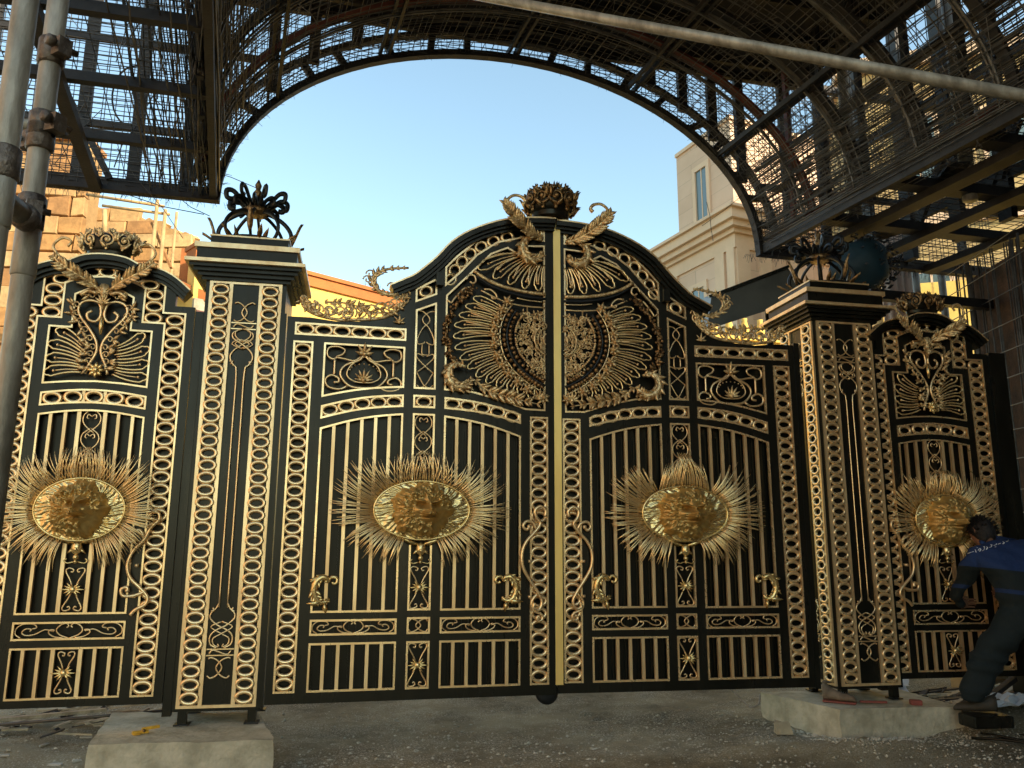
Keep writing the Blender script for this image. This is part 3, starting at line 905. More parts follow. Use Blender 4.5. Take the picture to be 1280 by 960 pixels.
    MB().flat(spl([(.26, 3.285), (.17, 3.272), (.04, 3.268)], 4), -.036, .005, 6, sx=sx).build("shield_rim", GOLD, T)
    flatparts(T, [spl([(.66, 3.40), (.635, 3.44), (.595, 3.435), (.585, 3.395), (.61, 3.375), (.63, 3.39)], 4), spl([(.52, 3.335), (.47, 3.335), (.43, 3.305), (.42, 3.275), (.45, 3.265), (.462, 3.285)], 4),
                  spl([(.80, 3.23), (.77, 3.21), (.75, 3.24), (.68, 3.325), (.62, 3.345)], 4)], -.04, .008, sx=sx)
    # vertical sides of the pierced field
    MB().flat([(.180, 3.215), (.178, 3.12)], -.04, .006, 5, sx=sx).build("scroll", GOLD, T)
    # grape clusters at the outer side
    gp = spl([(.735, 2.76), (.785, 2.83), (.800, 2.92), (.800, 3.01), (.780, 3.10), (.735, 3.20), (.665, 3.285), (.60, 3.345)], 6)
    for k in range(5):
        mb = MB()
        for _ in range(17):
            q = gp[min(len(gp) - 1, int((k + rd.random()) / 5 * len(gp)))]
            mb.ball((sx * (q[0] + rd.uniform(-.026, .030)), -.03 - rd.uniform(0, .03), q[1] + rd.uniform(-.02, .02)), rd.uniform(.010, .015), n=6, m=5)
        for _ in range(4):
            q = gp[min(len(gp) - 1, int((k + rd.random()) / 5 * len(gp)))]
            a = rd.uniform(0, 6.28)
            mb.leaf((sx * q[0], -.04, q[1]), (math.cos(a), 0, math.sin(a)), (-math.sin(a), 0, math.cos(a)), .05, .03, .6)
        mb.build("grape_cluster", BRONZE, T)
    # fan shell above
    hub = (.085, 3.66)
    ft = [(.565, 3.500), (.445, 3.435), (.325, 3.395), (.205, 3.368), (.088, 3.360)]
    fb = [(.25, 3.640), (.205, 3.620), (.155, 3.595), (.105, 3.580), (.055, 3.575)]
    for b, t in zip(fb, ft):
        feather(T, b, t, .056 + .012 * (t[0] > .4), yo, sx, r=.0075)
    for (x0, z0), (x1, z1) in zip([(.27, 3.645), (.225, 3.63), (.18, 3.605), (.13, 3.585), (.08, 3.575)], [(.51, 3.585), (.42, 3.50), (.29, 3.44), (.17, 3.41), (.10, 3.41)]):
        MB().flat(spl([(x0, z0), ((x0 + x1) / 2 + .01, (z0 + z1) / 2 + .02), (x1, z1)], 4), yo, .0065, 5, sx=sx).build("plume_quill", GOLD, T)
    # acanthus scrolls
    X = lambda L, y: [(sx * p[0], y - (p[2] if len(p) > 2 else 0), p[1]) for p in L]
    mb = MB()
    cs = spl([(.13, 3.785), (.19, 3.765), (.225, 3.71), (.215, 3.64), (.16, 3.60), (.095, 3.61), (.06, 3.65)], 4)
    mb.tube(X(cs, -.055), [lerp(.016, .034, math.sin(PI * i / (len(cs) - 1))) for i in range(len(cs))], 7)
    acanthus(mb, X(cs, -.065), .075, 8, r0=.01)
    mb.ball((sx * .07, -.065, 3.655), .022)
    mb.build("acanthus_scroll", ANTIQ, T)
    mb = MB()
    ls = spl([(.055, 3.785), (.13, 3.800, .03), (.22, 3.845, .07), (.30, 3.905, .10), (.36, 3.97, .12), (.40, 4.02, .12)], 4)
    acanthus(mb, X(ls, -.04), .085, 16, r0=.016, r1=.010, curl=.7)
    mb.tube(X(spl([(.37, 3.99, .12), (.36, 4.04, .12), (.31, 4.075, .12), (.25, 4.065, .12), (.225, 4.03, .12), (.245, 4.005, .12)], 4), -.04), [.012] * 12 + [.014] * 6 + [.016] * 3, 7)
    mb.build("acanthus_spray", ANTIQ, T)
    mb = MB()
    cc = spl([(.655, 2.715), (.72, 2.735), (.775, 2.700), (.785, 2.635), (.745, 2.575), (.68, 2.560), (.63, 2.590), (.60, 2.63)], 4)
    mb.tube(X(cc, -.055), [lerp(.012, .036, math.sin(PI * i / (len(cc) - 1))) for i in range(len(cc))], 7)
    acanthus(mb, X(cc, -.065), .07, 10, r0=.01)
    mb.build("acanthus_scroll", ANTIQ, T)
    mb = MB()
    acanthus(mb, X(spl([(.70, 2.555), (.66, 2.548), (.60, 2.565)], 3), -.04), .055, 3)
    acanthus(mb, X(spl([(.58, 2.62), (.50, 2.555), (.40, 2.520), (.30, 2.500), (.20, 2.478), (.07, 2.455)], 4), -.045), .075, 13)
    palmette(mb, (sx * .085, 2.50), .08, 7, 0, 180, -.05)
    mb.build("acanthus_spray", ANTIQ, T)
    # swept scroll crest on the low shoulder
    mb = MB()
    crest = spl([(1.115, 3.25), (1.135, 3.17), (1.20, 3.10), (1.30, 3.055), (1.45, 3.035), (1.60, 3.025), (1.75, 3.05), (1.83, 3.09), (1.86, 3.13)], 4)
    mb.flat(crest, -.03, .012, 7, sx=sx)
    for q in range(2, len(crest), 2):
        p = crest[q]
        up = .035 + .035 * math.sin(PI * min(1, q / len(crest) * 1.25))
        a0 = rd.uniform(180, 300)
        mb.flat(spiral(p[0] - .005, p[1] + up, up * .9, .010, a0, a0 - 430, 14), -.03 - rd.uniform(0, .015), .007, 5, sx=sx)
        for _ in range(3):
            a = rd.uniform(0, 6.28)
            mb.leaf((sx * p[0], -.03, p[1] + up * rd.uniform(.2, 1.4)), (math.cos(a), 0, math.sin(a)), (-math.sin(a), 0, math.cos(a)), .055, .028, .6)
    for (x, z) in ((1.78, 3.10), (1.66, 3.09), (1.54, 3.075)):
        mb.flat(spiral(x, z, .052, .012, 90, 520, 16), -.04, .009, 6, sx=sx)
    acanthus(mb, X(spl([(1.70, 3.15), (1.58, 3.155), (1.46, 3.135), (1.36, 3.10), (1.26, 3.09)], 4), -.03), .05, 11, r0=.008)
    mb.build("scroll_crest", ANTIQ, T)
    mb = MB()
    br = spl([(1.17, 3.245), (1.25, 3.235), (1.325, 3.265), (1.365, 3.325), (1.345, 3.385), (1.28, 3.425), (1.19, 3.445), (1.10, 3.455)], 4)
    mb.tube(X(br, -.05), [lerp(.016, .009, i / (len(br) - 1)) for i in range(len(br))], 6)
    acanthus(mb, X(br, -.05), .05, 12, r0=.010)
    for (x, z) in ((1.38, 3.385), (1.40, 3.34), (1.22, 3.30)):
        mb.flat(spiral(x, z, .035, .01, 0, 400, 12), -.05, .006, 5, sx=sx)
    mb.build("acanthus_spray", ANTIQ, T)
    mb = MB(); palmette(mb, (sx * 1.155, 3.03), .06, 5, 0, 180, -.035); mb.build("palmette", ANTIQ, T)
    # hinge stile and bottom wheel plate
    MB().box(sx * 1.985 - .022, sx * 1.985 + .022, -.015, .045, .36, 3.05).build("hinge_post", BLACK, T)
    return T

A_L = math.atan2(-DL.y, -DL.x); A_R = math.atan2(DR.y, DR.x)
leafL = make_leaf(-1, OL, A_L, "left leaf of the black and gold double gate, carrying the dark crown on its top")
leafR = make_leaf(1, OR, A_R, "right leaf of the black and gold double gate with the wide gold centre bar")
MB().box(-.056, .0, -.060, -.026, .44, 3.935).build("centre_bar", YGOLD, leafR)
MB().box(-.072, -.0575, -.050, .02, .40, 3.93).build("astragal", BLACK, leafR)

# wheel under the meeting stile
w = MB(); w.tube([(0.0 + .0, y, .32) for y in (-.03, -.018, .018, .03)], [.06, .082, .082, .06], 24)
w.build("wheel", IRON, leafL).location = (-.02, .02, .065)

# central crown
def basket_crown(parent, loc, rad, h, mt, depth=1.0, nring=12, band=BLACK, sc=1.0, seed=1, leafsz=.06):
    rd = random.Random(seed)
    e = MB().lathe([(rad * .66, 0), (rad * .74, .01), (rad * .76, h * .16), (rad * .84, h * .20), (rad * .88, h * .26), (rad * .95, h * .42), (rad * .96, h * .55), (rad * .86, h * .70), (rad * .60, h * .80), (rad * .2, h * .84)], n=28).build("crown", band, parent)
    sharp(e)
    e.location = loc; e.scale = (1, depth, 1)
    for row, (rr, zz, k_) in enumerate(((1.00, .50, 1.0), (.86, .74, .72))):
        for i in range(nring):
            a = 2 * PI * (i + .5 * row) / nring
            mb = MB()
            c = rd.choice((1, -1)); q = h * .25 * k_
            mb.tube([(p[0], 0, p[1]) for p in spiral(0, 0, q, q * .22, 90, 90 + c * 560, 22)], h * .038 * k_, 5)
            mb.ball((0, -.006, 0), q * .30, n=6, m=5)
            mb.leaf((0, 0, -q * 1.1), (c * .8, 0, .9), (.7, 0, -.7), q * 1.3, q * .6, .8)
            mb.leaf((-c * q, 0, -q * .2), (-c * .2, 0, 1), (1, 0, 0), q * 1.3, q * .6, .8)
            o = mb.build("crown_scroll", mt, e)
            o.matrix_local = Matrix.Rotation(a, 4, 'Z') @ Matrix.Translation((0, -rad * rr, h * zz)) @ Matrix.Rotation(R(6 - 40 * row), 4, 'X')
    for i in range(10):
        a = 2 * PI * i / 10 + .2
        mb = MB()
        for k in (-1, 0, 1):
            mb.leaf((0, 0, -.004), (k * .8, 0, 1), (1, 0, 0), h * .17, h * .11, .9)
        o = mb.build("crown_leaf", mt, e)
        o.matrix_local = Matrix.Rotation(a, 4, 'Z') @ Matrix.Translation((0, -rad * .78, h * .80)) @ Matrix.Rotation(R(-20), 4, 'X')
    for i in range(nring):
        a = 2 * PI * i / nring
        mb = MB()
        mb.leaf((0, 0, 0), (0, 0, 1), (1, 0, 0), h * .2, h * .16, .9); mb.ball((0, -.004, .0), h * .05, n=6, m=4)
        o = mb.build("crown_leaf", mt, e)
        o.matrix_local = Matrix.Rotation(a, 4, 'Z') @ Matrix.Translation((0, -rad * .88, h * .20))
    mb = MB()
    for k in range(22):
        a = rd.uniform(0, 6.28); q = rd.uniform(.1, .65) * rad
        p = (q * math.cos(a), q * math.sin(a), h * .78)
        mb.leaf(p, (math.cos(a) * .8, math.sin(a) * .8, .8), (-math.sin(a), math.cos(a), 0), h * .2, h * .12, .9)
    tag(mb.build("crown_foliage", mt, e), kind="stuff")
    mb = MB()
    mb.tube([(0, 0, h * z) for z in (.80, .9, .96, 1.02, 1.08)], [h * .05, h * .07, h * .03, h * .045, h * .01], 8)
    mb.build("finial", mt, e)
    return e
basket_crown(leafL, (.015, -.02, 3.95), .198, .285, BRONZE, depth=.9, nring=11, seed=4)

# ------------------------------------------------------------------ PILLARS
def pillar_face(T, M, full=True):
    before = set(o.name for o in T.children)
    W = .51
    for a, b in ((0, .025), (.137, .163), (.347, .373), (W - .025, W)):
        MB().box(a, b, -.016, 0, .347, 3.297).build("gold_strip", GOLDB, T)
    MB().box(.025, W - .025, -.0155, 0, .347, .366).build("gold_strip", GOLDB, T)
    MB().box(.025, W - .025, -.0155, 0, 3.281, 3.297).build("gold_strip", GOLDB, T)
    for x in (.081, .429):
        col_rings(T, 1, x, .366, 3.281, 34, -.012)
    cx = .255
    for f in (1, -1):
        x = cx + f * .028
        P = lambda L: [(cx + f * p[0], p[1]) for p in L]
        MB().flat(spl(P([(.075, 2.675), (.055, 2.70), (.075, 2.735), (.072, 2.77), (.045, 2.70), (.030, 2.62)][::-1]), 3) if False else spl(P([(.028, .99 + .0), (.028, 1.4), (.028, 2.2), (.028, 2.62), (.052, 2.675), (.078, 2.73), (.060, 2.78), (.0, 2.83), (-.062, 2.87), (-.070, 2.91), (-.03, 2.935)]), 4), -.012 - .002 * f, .0062, 6).build("scroll", GOLD, T)
        MB().flat(spl(P([(.068, 2.68), (.058, 2.705), (.078, 2.70)]), 3), -.012, .007, 6).build("scroll", GOLD, T)
        MB().flat(spl(P([(.0, 2.795), (.072, 2.83), (.02, 2.865), (-.050, 2.835), (.0, 2.80)]), 3), -.014 + .002 * f, .005, 5).build("scroll", GOLD, T)
        MB().flat(spl(P([(.0, 2.845), (.050, 2.89), (.045, 2.93), (.0, 2.945)]), 4), -.014, .0055, 5).build("scroll", GOLD, T)
        MB().flat(spl(P([(.072, 3.135), (.05, 3.145), (.01, 3.12), (-.018, 3.07), (.01, 3.02), (.05, 3.0), (.072, 3.012)]), 4), -.012 - .002 * f, .0058, 5).build("scroll", GOLD, T)
        # bottom ornament
        MB().flat(spl(P([(.028, 1.02), (.045, .985), (.074, .955), (.078, .92), (.03, .875), (-.04, .84), (-.072, .80), (-.065, .75), (-.02, .725)]), 4), -.012 - .002 * f, .0062, 6).build("scroll", GOLD, T)
        MB().flat(spl(P([(.0, .90), (-.07, .865), (.0, .82), (.05, .79), (.045, .75), (.01, .735), (.02, .755)]), 4), -.014 + .002 * f, .0052, 5).build("scroll", GOLD, T)
        MB().flat(spl(P([(.068, .99), (.058, .975), (.076, .965)]), 3), -.012, .007, 6).build("scroll", GOLD, T)
        MB().flat(spl(P([(.072, .66), (.05, .665), (.01, .645), (-.018, .60), (.01, .555), (.05, .535), (.072, .55)]), 4), -.012 - .002 * f, .0058, 5).build("scroll", GOLD, T)
    for z in (2.945, 2.99, .72, .68):
        MB().box(cx - .088, cx + .088, -.014, -.004, z - .004, z + .004).build("cross_bar", GOLD, T)
    for zc in (2.967, .70):
        MB().flat(spl([(cx - .07, zc - .010), (cx - .05, zc + .014), (cx - .02, zc + .008), (cx + .02, zc - .008), (cx + .05, zc - .014), (cx + .07, zc + .010)], 4), -.013, .006, 5).build("scroll", GOLD, T)
    for o in list(T.children):
        if o.name not in before:
            o.matrix_basis = M @ o.matrix_basis

def pillar_crown(T, cx, cy, z, blue=False):
    e = MB().lathe([(.0, 0), (.235, 0), (.235, .012), (.20, .016), (.0, .018)], n=32).build("crown", IRON, T)
    e.location = (cx, cy, z); e.scale = (1.15, 1.15, 1.22)
    for i in range(8):
        a = 2 * PI * i / 8 + R(0 if not blue else 10)
        mb = MB()
        pts = spl([(.17, 0, .0), (.225, 0, .05), (.235, 0, .11), (.19, 0, .175), (.11, 0, .225), (.045, 0, .24)], 4)
        mb.tube(pts, .0145, 6, sq=.7, nrm=(0, 1, 0))
        o = mb.build("crown_arm", IRON, e); o.matrix_local = Matrix.Rotation(a, 4, 'Z')
        if i % 2 == 0:
            mb = MB()
            mb.leaf((.235, 0, .03), (.12, 0, 1), (0, 1, 0), .17, .042, .6, out=(1, 0, 0))
            o = mb.build("crown_leaf", BRONZE, e); o.matrix_local = Matrix.Rotation(a, 4, 'Z')
        mb = MB()
        mb.leaf((.22, 0, .0), (1, 0, .8), (0, 1, 0), .15, .035, .5, out=(0, 0, -1))
        mb.leaf((.20, .03, .0), (1, .3, 1.1), (0, 1, 0), .12, .03, .5, out=(0, 0, -1))
        o = mb.build("crown_leaf", BRONZE, e); o.matrix_local = Matrix.Rotation(a + .25, 4, 'Z')
    MB().lathe([(.07, .225), (.085, .235), (.085, .262), (.06, .27)], n=20).build("collar", BRONZE, e)
    for i in range(16):
        a = 2 * PI * i / 16
        mb = MB()
        sc = 1.0 if i % 2 else .85
        pts = spl([(.05, 0, .26), (.10 * sc, 0, .30), (.16 * sc, 0, .355 if i % 2 else .31), (.205 * sc, 0, .35 if i % 2 else .29), (.20 * sc, 0, .305 if i % 2 else .26), (.165 * sc, 0, .30 if i % 2 else .265)], 4)
        mb.tube(pts, .0175, 6, sq=.6, nrm=(0, 1, 0))
        o = mb.build("crown_loop", IRON, e); o.matrix_local = Matrix.Rotation(a, 4, 'Z')
    mb = MB(); mb.ball((0, 0, .30), .055, n=10, m=7); mb.build("crown_core", IRON, e)
    mb = MB(); mb.tube([(0, 0, .33), (0, 0, .375), (0, 0, .40), (0, 0, .43), (0, 0, .47)], [.02, .034, .016, .024, .004], 8)
    mb.build("finial", BRONZE, e)
    return e

def make_pillar(origin, ang, label, side):
    T = empty("gate_pillar", origin, ang, label, "gate pillar", "pillars either side of the double gate")
    MB().box(-.028, .538, .0, .52, .325, 3.30).build("shaft", BLACK, T)
    for x in (.01, .455):
        for y in (.02, .44):
            o = MB().box(x, x + .055, y, y + .055, .245, .325).build("leg", BLACK, T)
            MB().box(x - .02, x + .075, y - .02, y + .075, .236, .246).build("foot_plate", IRON, o)
    steps = [(.028, 3.30, 3.325), (.055, 3.325, 3.352), (.082, 3.352, 3.378), (.108, 3.378, 3.405), (.07, 3.43, 3.53), (0.03, 3.568, 3.575)]
    mb = MB()
    for e, a, b in steps + [(-.005, 3.575, 3.650)]:
        mb.box(-.028 - e, .538 + e, -e, .52 + e, a, b)
    mb.build("capital", BLACK, T)
    MB().box(-.165, .675, -.137, .657, 3.405, 3.43).build("gold_moulding", GOLDB, T)
    MB().box(-.115, .625, -.087, .607, 3.530, 3.568).build("gold_moulding", GOLDB, T)
    MB().box(-.030, .540, -.002, .522, 3.650, 3.662).build("gold_moulding", GOLDB, T)
    pillar_face(T, Matrix.Identity(4))
    if side:
        pillar_face(T, Matrix.Translation((-.0285, .515, 0)) @ Matrix.Rotation(R(-90), 4, 'Z'))
    pillar_crown(T, .25, .26, 3.662, blue=side)
    return T
pilL = make_pillar((-2.2065, 5.613, 0), R(10.57), "tall black gate pillar with gold ring columns standing left of the double gate on the near concrete block", False)
pilR = make_pillar((2.577, 6.593, 0), R(10.9), "tall black gate pillar with gold ring columns right of the double gate, its gilt left side showing", True)

# ------------------------------------------------------------------ SIDE WINGS
def make_wing(sx, origin, ang, label):
    T = empty("gate_wing", origin, ang, label, "gate side panel", "side panels outside the gate pillars")
    step = [(0, .432), (.145, .432), (.145, 2.945), (.293, 2.945), (.293, 3.20), (.40, 3.245), (.549, 3.262), (.698, 3.245), (.805, 3.20), (.805, 2.945), (.955, 2.945), (.955, .432), (1.10, .432), (1.10, 3.035),
            (.950, 3.035), (.950, 3.235), (.80, 3.315), (.70, 3.345), (.549, 3.36), (.40, 3.345), (.30, 3.315), (.150, 3.235), (.150, 3.035), (0, 3.035)]
    heart = [(.213, 2.478), (.38, 2.497), (.549, 2.505), (.718, 2.497), (.885, 2.478), (.885, 2.893), (.745, 2.893), (.745, 3.13), (.66, 3.175), (.549, 3.188), (.438, 3.175), (.353, 3.13), (.353, 2.893), (.213, 2.893)]
    rb = arcz(.213, .885, 2.326, 2.326, .03); rt = arcz(.213, .885, 2.422, 2.422, .034)
    bt = arcz(.213, .885, 2.274, 2.274, .04)
    H = {'step': step, 'heart': heart, 'rail': rb + rt[::-1], 'bars': [(.211, .958), (.884, .958)] + bt[::-1],
         'box': [(.209, .798), (.884, .798), (.884, .913), (.209, .913)], 'low': [(.208, .434), (.884, .434), (.884, .752), (.208, .752)]}
    outline = [(-.055, .385), (1.155, .385), (1.155, 3.085), (1.02, 3.085), (1.02, 3.255), (.87, 3.35), (.77, 3.385), (.55, 3.40), (.33, 3.385), (.23, 3.35), (.08, 3.255), (.08, 3.085), (-.055, 3.085)]
    plate("frame", outline, list(H.values()), -.025, .03, BLACK, T, sx)
    plate("backing_sheet", outline, [], .031, .037, BLACKM, T, sx)
    for k, p in H.items(): border(T, p, -.032, -.012, .012, sx=sx)
    col_rings(T, sx, .0725, .445, 3.022, 30, -.018, scale=(1.02, 1, 1.0))
    col_rings(T, sx, 1.0275, .445, 3.022, 30, -.018, scale=(1.02, 1, 1.0))
    ar = [(.220, 2.987), (.220, 3.073), (.222, 3.158), (.262, 3.233), (.352, 3.278), (.45, 3.298), (.549, 3.306)]
    for v, z in ar + [(1.098 - a, b) for a, b in ar[:-1]]:
        inst(RING_E, "ring", T, (sx * v, -.018, z))
    for i in range(5):
        t = (i + .5) / 5
        inst(RING_E, "ring", T, (sx * lerp(.222, .876, t), -.018, 2.373 + .03 * math.sin(PI * t)), (0, 0, 0), (1.0, 1, 1.1))
    for v in (.481, .617):
        MB().box(sx * v - .010, sx * v + .010, -.024, -.008, 2.362, 2.448).build("gold_strip", GOLDB, T)
    for v, w_ in ((.807, .0105), (.716, .0105), (.631, .0125), (.467, .0125), (.382, .0105), (.291, .0105)):
        z = 2.274 + .04 * math.sin(PI * (v - .213) / .672) - .003
        MB().box(sx * v - w_, sx * v + w_, -.024, .0, .961, z).build("bar", GOLDB, T)
        MB().box(sx * v - w_, sx * v + w_, -.024, .0, .437, .749).build("bar", GOLDB, T)
    box_scroll(T, sx, .209, .884, .798, .913)
    column_scroll(T, sx, .549, .455, .735, .135)
    column_scroll(T, sx, .549, .968, 1.265, .150)
    chain_scroll(T, sx, .549, 1.90, 2.305, .150, 3)
    medallion(T, sx * .549, 1.635, -.05, .82, seed=9 + sx)
    inst(MASK, "mask", T, (sx * .549, -.02, 1.385))
    # curved handle
    mb = MB()
    hb = [(.13, 1.585), (.10, 1.62), (.06, 1.615), (.055, 1.57), (.10, 1.52), (.135, 1.44), (.20, 1.36), (.225, 1.27), (.20, 1.19), (.14, 1.13), (.085, 1.07), (.09, 1.02), (.15, .985), (.18, .95)]
    hb = [(.20 - .9 * (p[0] - .06), p[1]) for p in hb] if False else hb
    mb.flat(spl(hb, 4), -.065, .0115, 8, sx=sx, sq=1)
    mb.flat(spl([(.135, 1.44), (.165, 1.50), (.225, 1.49), (.235, 1.44), (.20, 1.425), (.19, 1.45)], 4), -.065, .011, 7, sx=sx, sq=1)
    mb.flat(spl([(.10, 1.10), (.17, 1.075), (.235, 1.075), (.25, 1.115), (.215, 1.13), (.205, 1.10)], 4), -.065, .011, 7, sx=sx, sq=1)
    mb.ball((sx * .20, -.065, 1.45), .014); mb.ball((sx * .212, -.065, 1.108), .014)
    for z in (1.27, 1.07): mb.box(sx * .17 - .01, sx * .17 + .01, -.06, -.02, z - .01, z + .01)
    mb.build("pull_handle", GOLD, T)
    # cornices
    cs = [(.335, 3.345), (.42, 3.385), (.549, 3.40), (.678, 3.385), (.763, 3.345)]
    cs = spl(cs[::-1], 3)
    c = MB(); c.strip(cs, -.0, .035, -.12, .03, sx=sx); c.strip(cs, .035, .06, -.09, .03, sx=sx); c.strip(cs, .06, .075, -.06, .03, sx=sx)
    c.build("cornice", BLACK, T)
    MB().strip(cs, -.010, -.0, -.125, .03, sx=sx).build("cornice_edge", GOLD, T)
    for f in (1, -1):
        ln = spl([(.549 - f * .57, 3.185), (.549 - f * .47, 3.27), (.549 - f * .36, 3.325), (.549 - f * .22, 3.345)], 3)
        if f > 0: ln = ln[::-1]
        c = MB(); c.strip(ln, .0, .03, -.10, .03, sx=sx); c.strip(ln, .03, .055, -.075, .03, sx=sx); c.strip(ln, .055, .075, -.05, .03, sx=sx)
        c.build("cornice", BLACK, T)
        MB().strip(ln, -.009, -.0, -.105, .03, sx=sx).build("cornice_edge", GOLD, T)
    # heart of vines with plumes
    rd = random.Random(12 + sx)
    cx = .549
    for f in (1, -1):
        P = lambda L: [(cx + f * p[0],) + tuple(p[1:]) for p in L]
        for tip, bs in (((.285, 2.865), (.10, 2.745)), ((.325, 2.765), (.105, 2.690)), ((.330, 2.660), (.105, 2.635)), ((.330, 2.555), (.100, 2.585))):
            feather(T, (cx + f * bs[0], bs[1]), (cx + f * tip[0], tip[1]), .060, -.028, sx)
        MB().flat(spl(P([(.070, 2.56), (.055, 2.62), (.016, 2.71), (.022, 2.79), (.075, 2.88), (.130, 2.95), (.158, 3.01), (.140, 3.065), (.080, 3.085), (.025, 3.06), (.012, 2.98), (.04, 2.935), (.085, 2.945), (.10, 2.985), (.070, 3.01)]), 4), -.035, .010, 7, sx=sx).build("vine", GOLD, T)
        mb = MB()
        for q, z in ((.06, 2.60), (.075, 2.65), (.07, 2.70), (.06, 2.75), (.085, 2.81), (.12, 2.87), (.155, 2.93), (.185, 2.985), (.19, 3.045), (.10, 3.12)):
            for _ in range(3):
                a = rd.uniform(-1.2, 1.2) if f * sx > 0 else rd.uniform(-1.2, 1.2) + PI
                mb.leaf((sx * (cx + f * q), -.035, z), (math.cos(a), 0, math.sin(a)), (-math.sin(a), 0, math.cos(a)), .062, .026, .6)
            mb.ball((sx * (cx + f * q), -.045, z), .012, n=6, m=4)
            mb.flat(spiral(cx + f * (q - .02), z, .026, .008, 0, 400, 8), -.04, .005, 5, sx=sx)
        mb.build("vine_leaves", ANTIQ, T)
        mb = MB()
        X = lambda L, y: [(sx * (cx + f * p[0]), y - (p[2] if len(p) > 2 else 0), p[1]) for p in L]
        ls = spl([(.02, 3.15), (.09, 3.20, .04), (.18, 3.245, .09), (.27, 3.30, .10), (.33, 3.36, .10)], 4)
        acanthus(mb, X(ls, -.04), .075, 12, r0=.015, r1=.009)
        mb.tube(X(spl([(.26, 3.33, .10), (.33, 3.42, .10), (.28, 3.49, .10), (.22, 3.47, .10), (.24, 3.43, .10)], 4), -.04), .009, 6)
        mb.tube(X(spl([(.04, 3.13, .02), (.10, 3.145, .02), (.15, 3.11, .02)], 4), -.04), .013, 6)
        mb.build("acanthus_spray", ANTIQ, T)
    mb = MB()
    mb.tube([(sx * cx, -.05, z) for z in (3.20, 3.14, 3.08, 3.02)], [.03, .028, .018, .008], 7)
    palmette(mb, (sx * cx, 3.06), .07, 7, 10, 170, -.06)
    palmette(mb, (sx * cx, 3.13), .06, 7, 10, 170, -.06)
    mb.build("palmette", ANTIQ, T)
    mb = MB()
    mb.tube([(sx * cx, -.04, z) for z in (2.97, 2.90, 2.84)], [.012, .018, .008], 6)
    for k in range(8):
        a = R(45 * k); mb.leaf((sx * cx, -.045, 2.585), (math.cos(a), 0, math.sin(a)), (-math.sin(a), 0, math.cos(a)), .06, .045, .6)
    mb.ball((sx * cx, -.06, 2.585), .025)
    mb.build("rosette", LION, T)
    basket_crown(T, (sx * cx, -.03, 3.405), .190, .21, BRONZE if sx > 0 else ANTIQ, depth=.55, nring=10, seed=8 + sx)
    MB().box(sx * -.085 - .028, sx * -.085 + .028, -.01, .05, .30, 3.06).build("hinge_post", BLACK, T)
    return T
WL0 = Vector((-2.346, 5.588, 0)); WL5 = Vector((-3.207, 5.392, 0))
dWL = (WL5 - WL0).normalized()
wingL = make_wing(-1, WL0, math.atan2(-dWL.y, -dWL.x), "black and gold side panel left of the near pillar, partly behind the scaffold tube")
WR5 = Vector((3.200, 6.754, 0)); WR0 = Vector((4.1205, 6.914, 0))
dWR = (WR0 - WR5).normalized()
wingR = make_wing(1, WR5 - dWR * .155, math.atan2(dWR.y, dWR.x), "shaded black and gold side panel at far right, behind the stooping worker")
MB().box(1.17, 1.33, -.03, .12, .20, 3.10).build("end_post", BLACK, wingR)

# ------------------------------------------------------------------ surveying helper: sight line at a known distance
_t = R(11.29); _r = R(.275)
_F = Vector((0, math.cos(_t), math.sin(_t))); _R0 = Vector((1, 0, 0)); _U0 = _R0.cross(_F)
_RR = _R0 * math.cos(_r) + _U0 * math.sin(_r); _UU = -_R0 * math.sin(_r) + _U0 * math.cos(_r)
def at(px, py, Y):
    v = _F + _RR * ((px - 640) / 1004) - _UU * ((py - 480) / 1004)
    return v * (Y / v.y) + Vector((0, 0, CAMZ))
def onz(px, py, z):
    v = _F + _RR * ((px - 640) / 1004) - _UU * ((py - 480) / 1004)
    return v * ((z - CAMZ) / v.z) + Vector((0, 0, CAMZ))

# ------------------------------------------------------------------ GROUND
def gh(x, y):
    h = 0.0
    h += .018 * math.sin(1.7 * x + .6 * y) * math.sin(1.3 * y - .4 * x) + .010 * math.sin(5.1 * x + 2.3 * y) * math.sin(4.3 * y - 1.9 * x)
    # heaped rubble to the right of the far block, and behind it
    h += .20 * math.exp(-((x - 4.3) / 1.0) ** 4) * (1 / (1 + math.exp(-(y - 6.35) * 9)))
    h += .05 * math.exp(-((x - 2.75) / .7) ** 2 - ((y - 6.1) / .22) ** 2)
    h += .045 * math.exp(-((x + 2.0) / .7) ** 2 - ((y - 5.05) / .15) ** 2)
    return h
def ground():
    xs = sorted(set([-400, -120, -40, -15, -9] + [round(-6 + .09 * i, 3) for i in range(0, 145)] + [8, 11, 18, 40, 120, 400]))
    ys = sorted(set([-400, -120, -40, -12, -2, 1, 2.5] + [round(3.6 + .07 * i, 3) for i in range(0, 76)] + [10, 12, 16, 25, 40, 120, 400]))
    vs = []; fs = []
    for y in ys:
        for x in xs:
            n = 0
            if -6 <= x <= 7 and 3.5 < y < 9:
                n = rng.normal(0, .006)
            vs.append((x, y, gh(x, y) + n if abs(x) < 20 and abs(y) < 20 else 0))
    nx = len(xs)
    for j in range(len(ys) - 1):
        for i in range(nx - 1):
            fs.append((j * nx + i, j * nx + i + 1, (j + 1) * nx + i + 1, (j + 1) * nx + i))
    mb = MB(); mb.smooth = True; mb.add(vs, fs)
    return tag(mb.build("ground", DIRT), kind="structure")
ground()

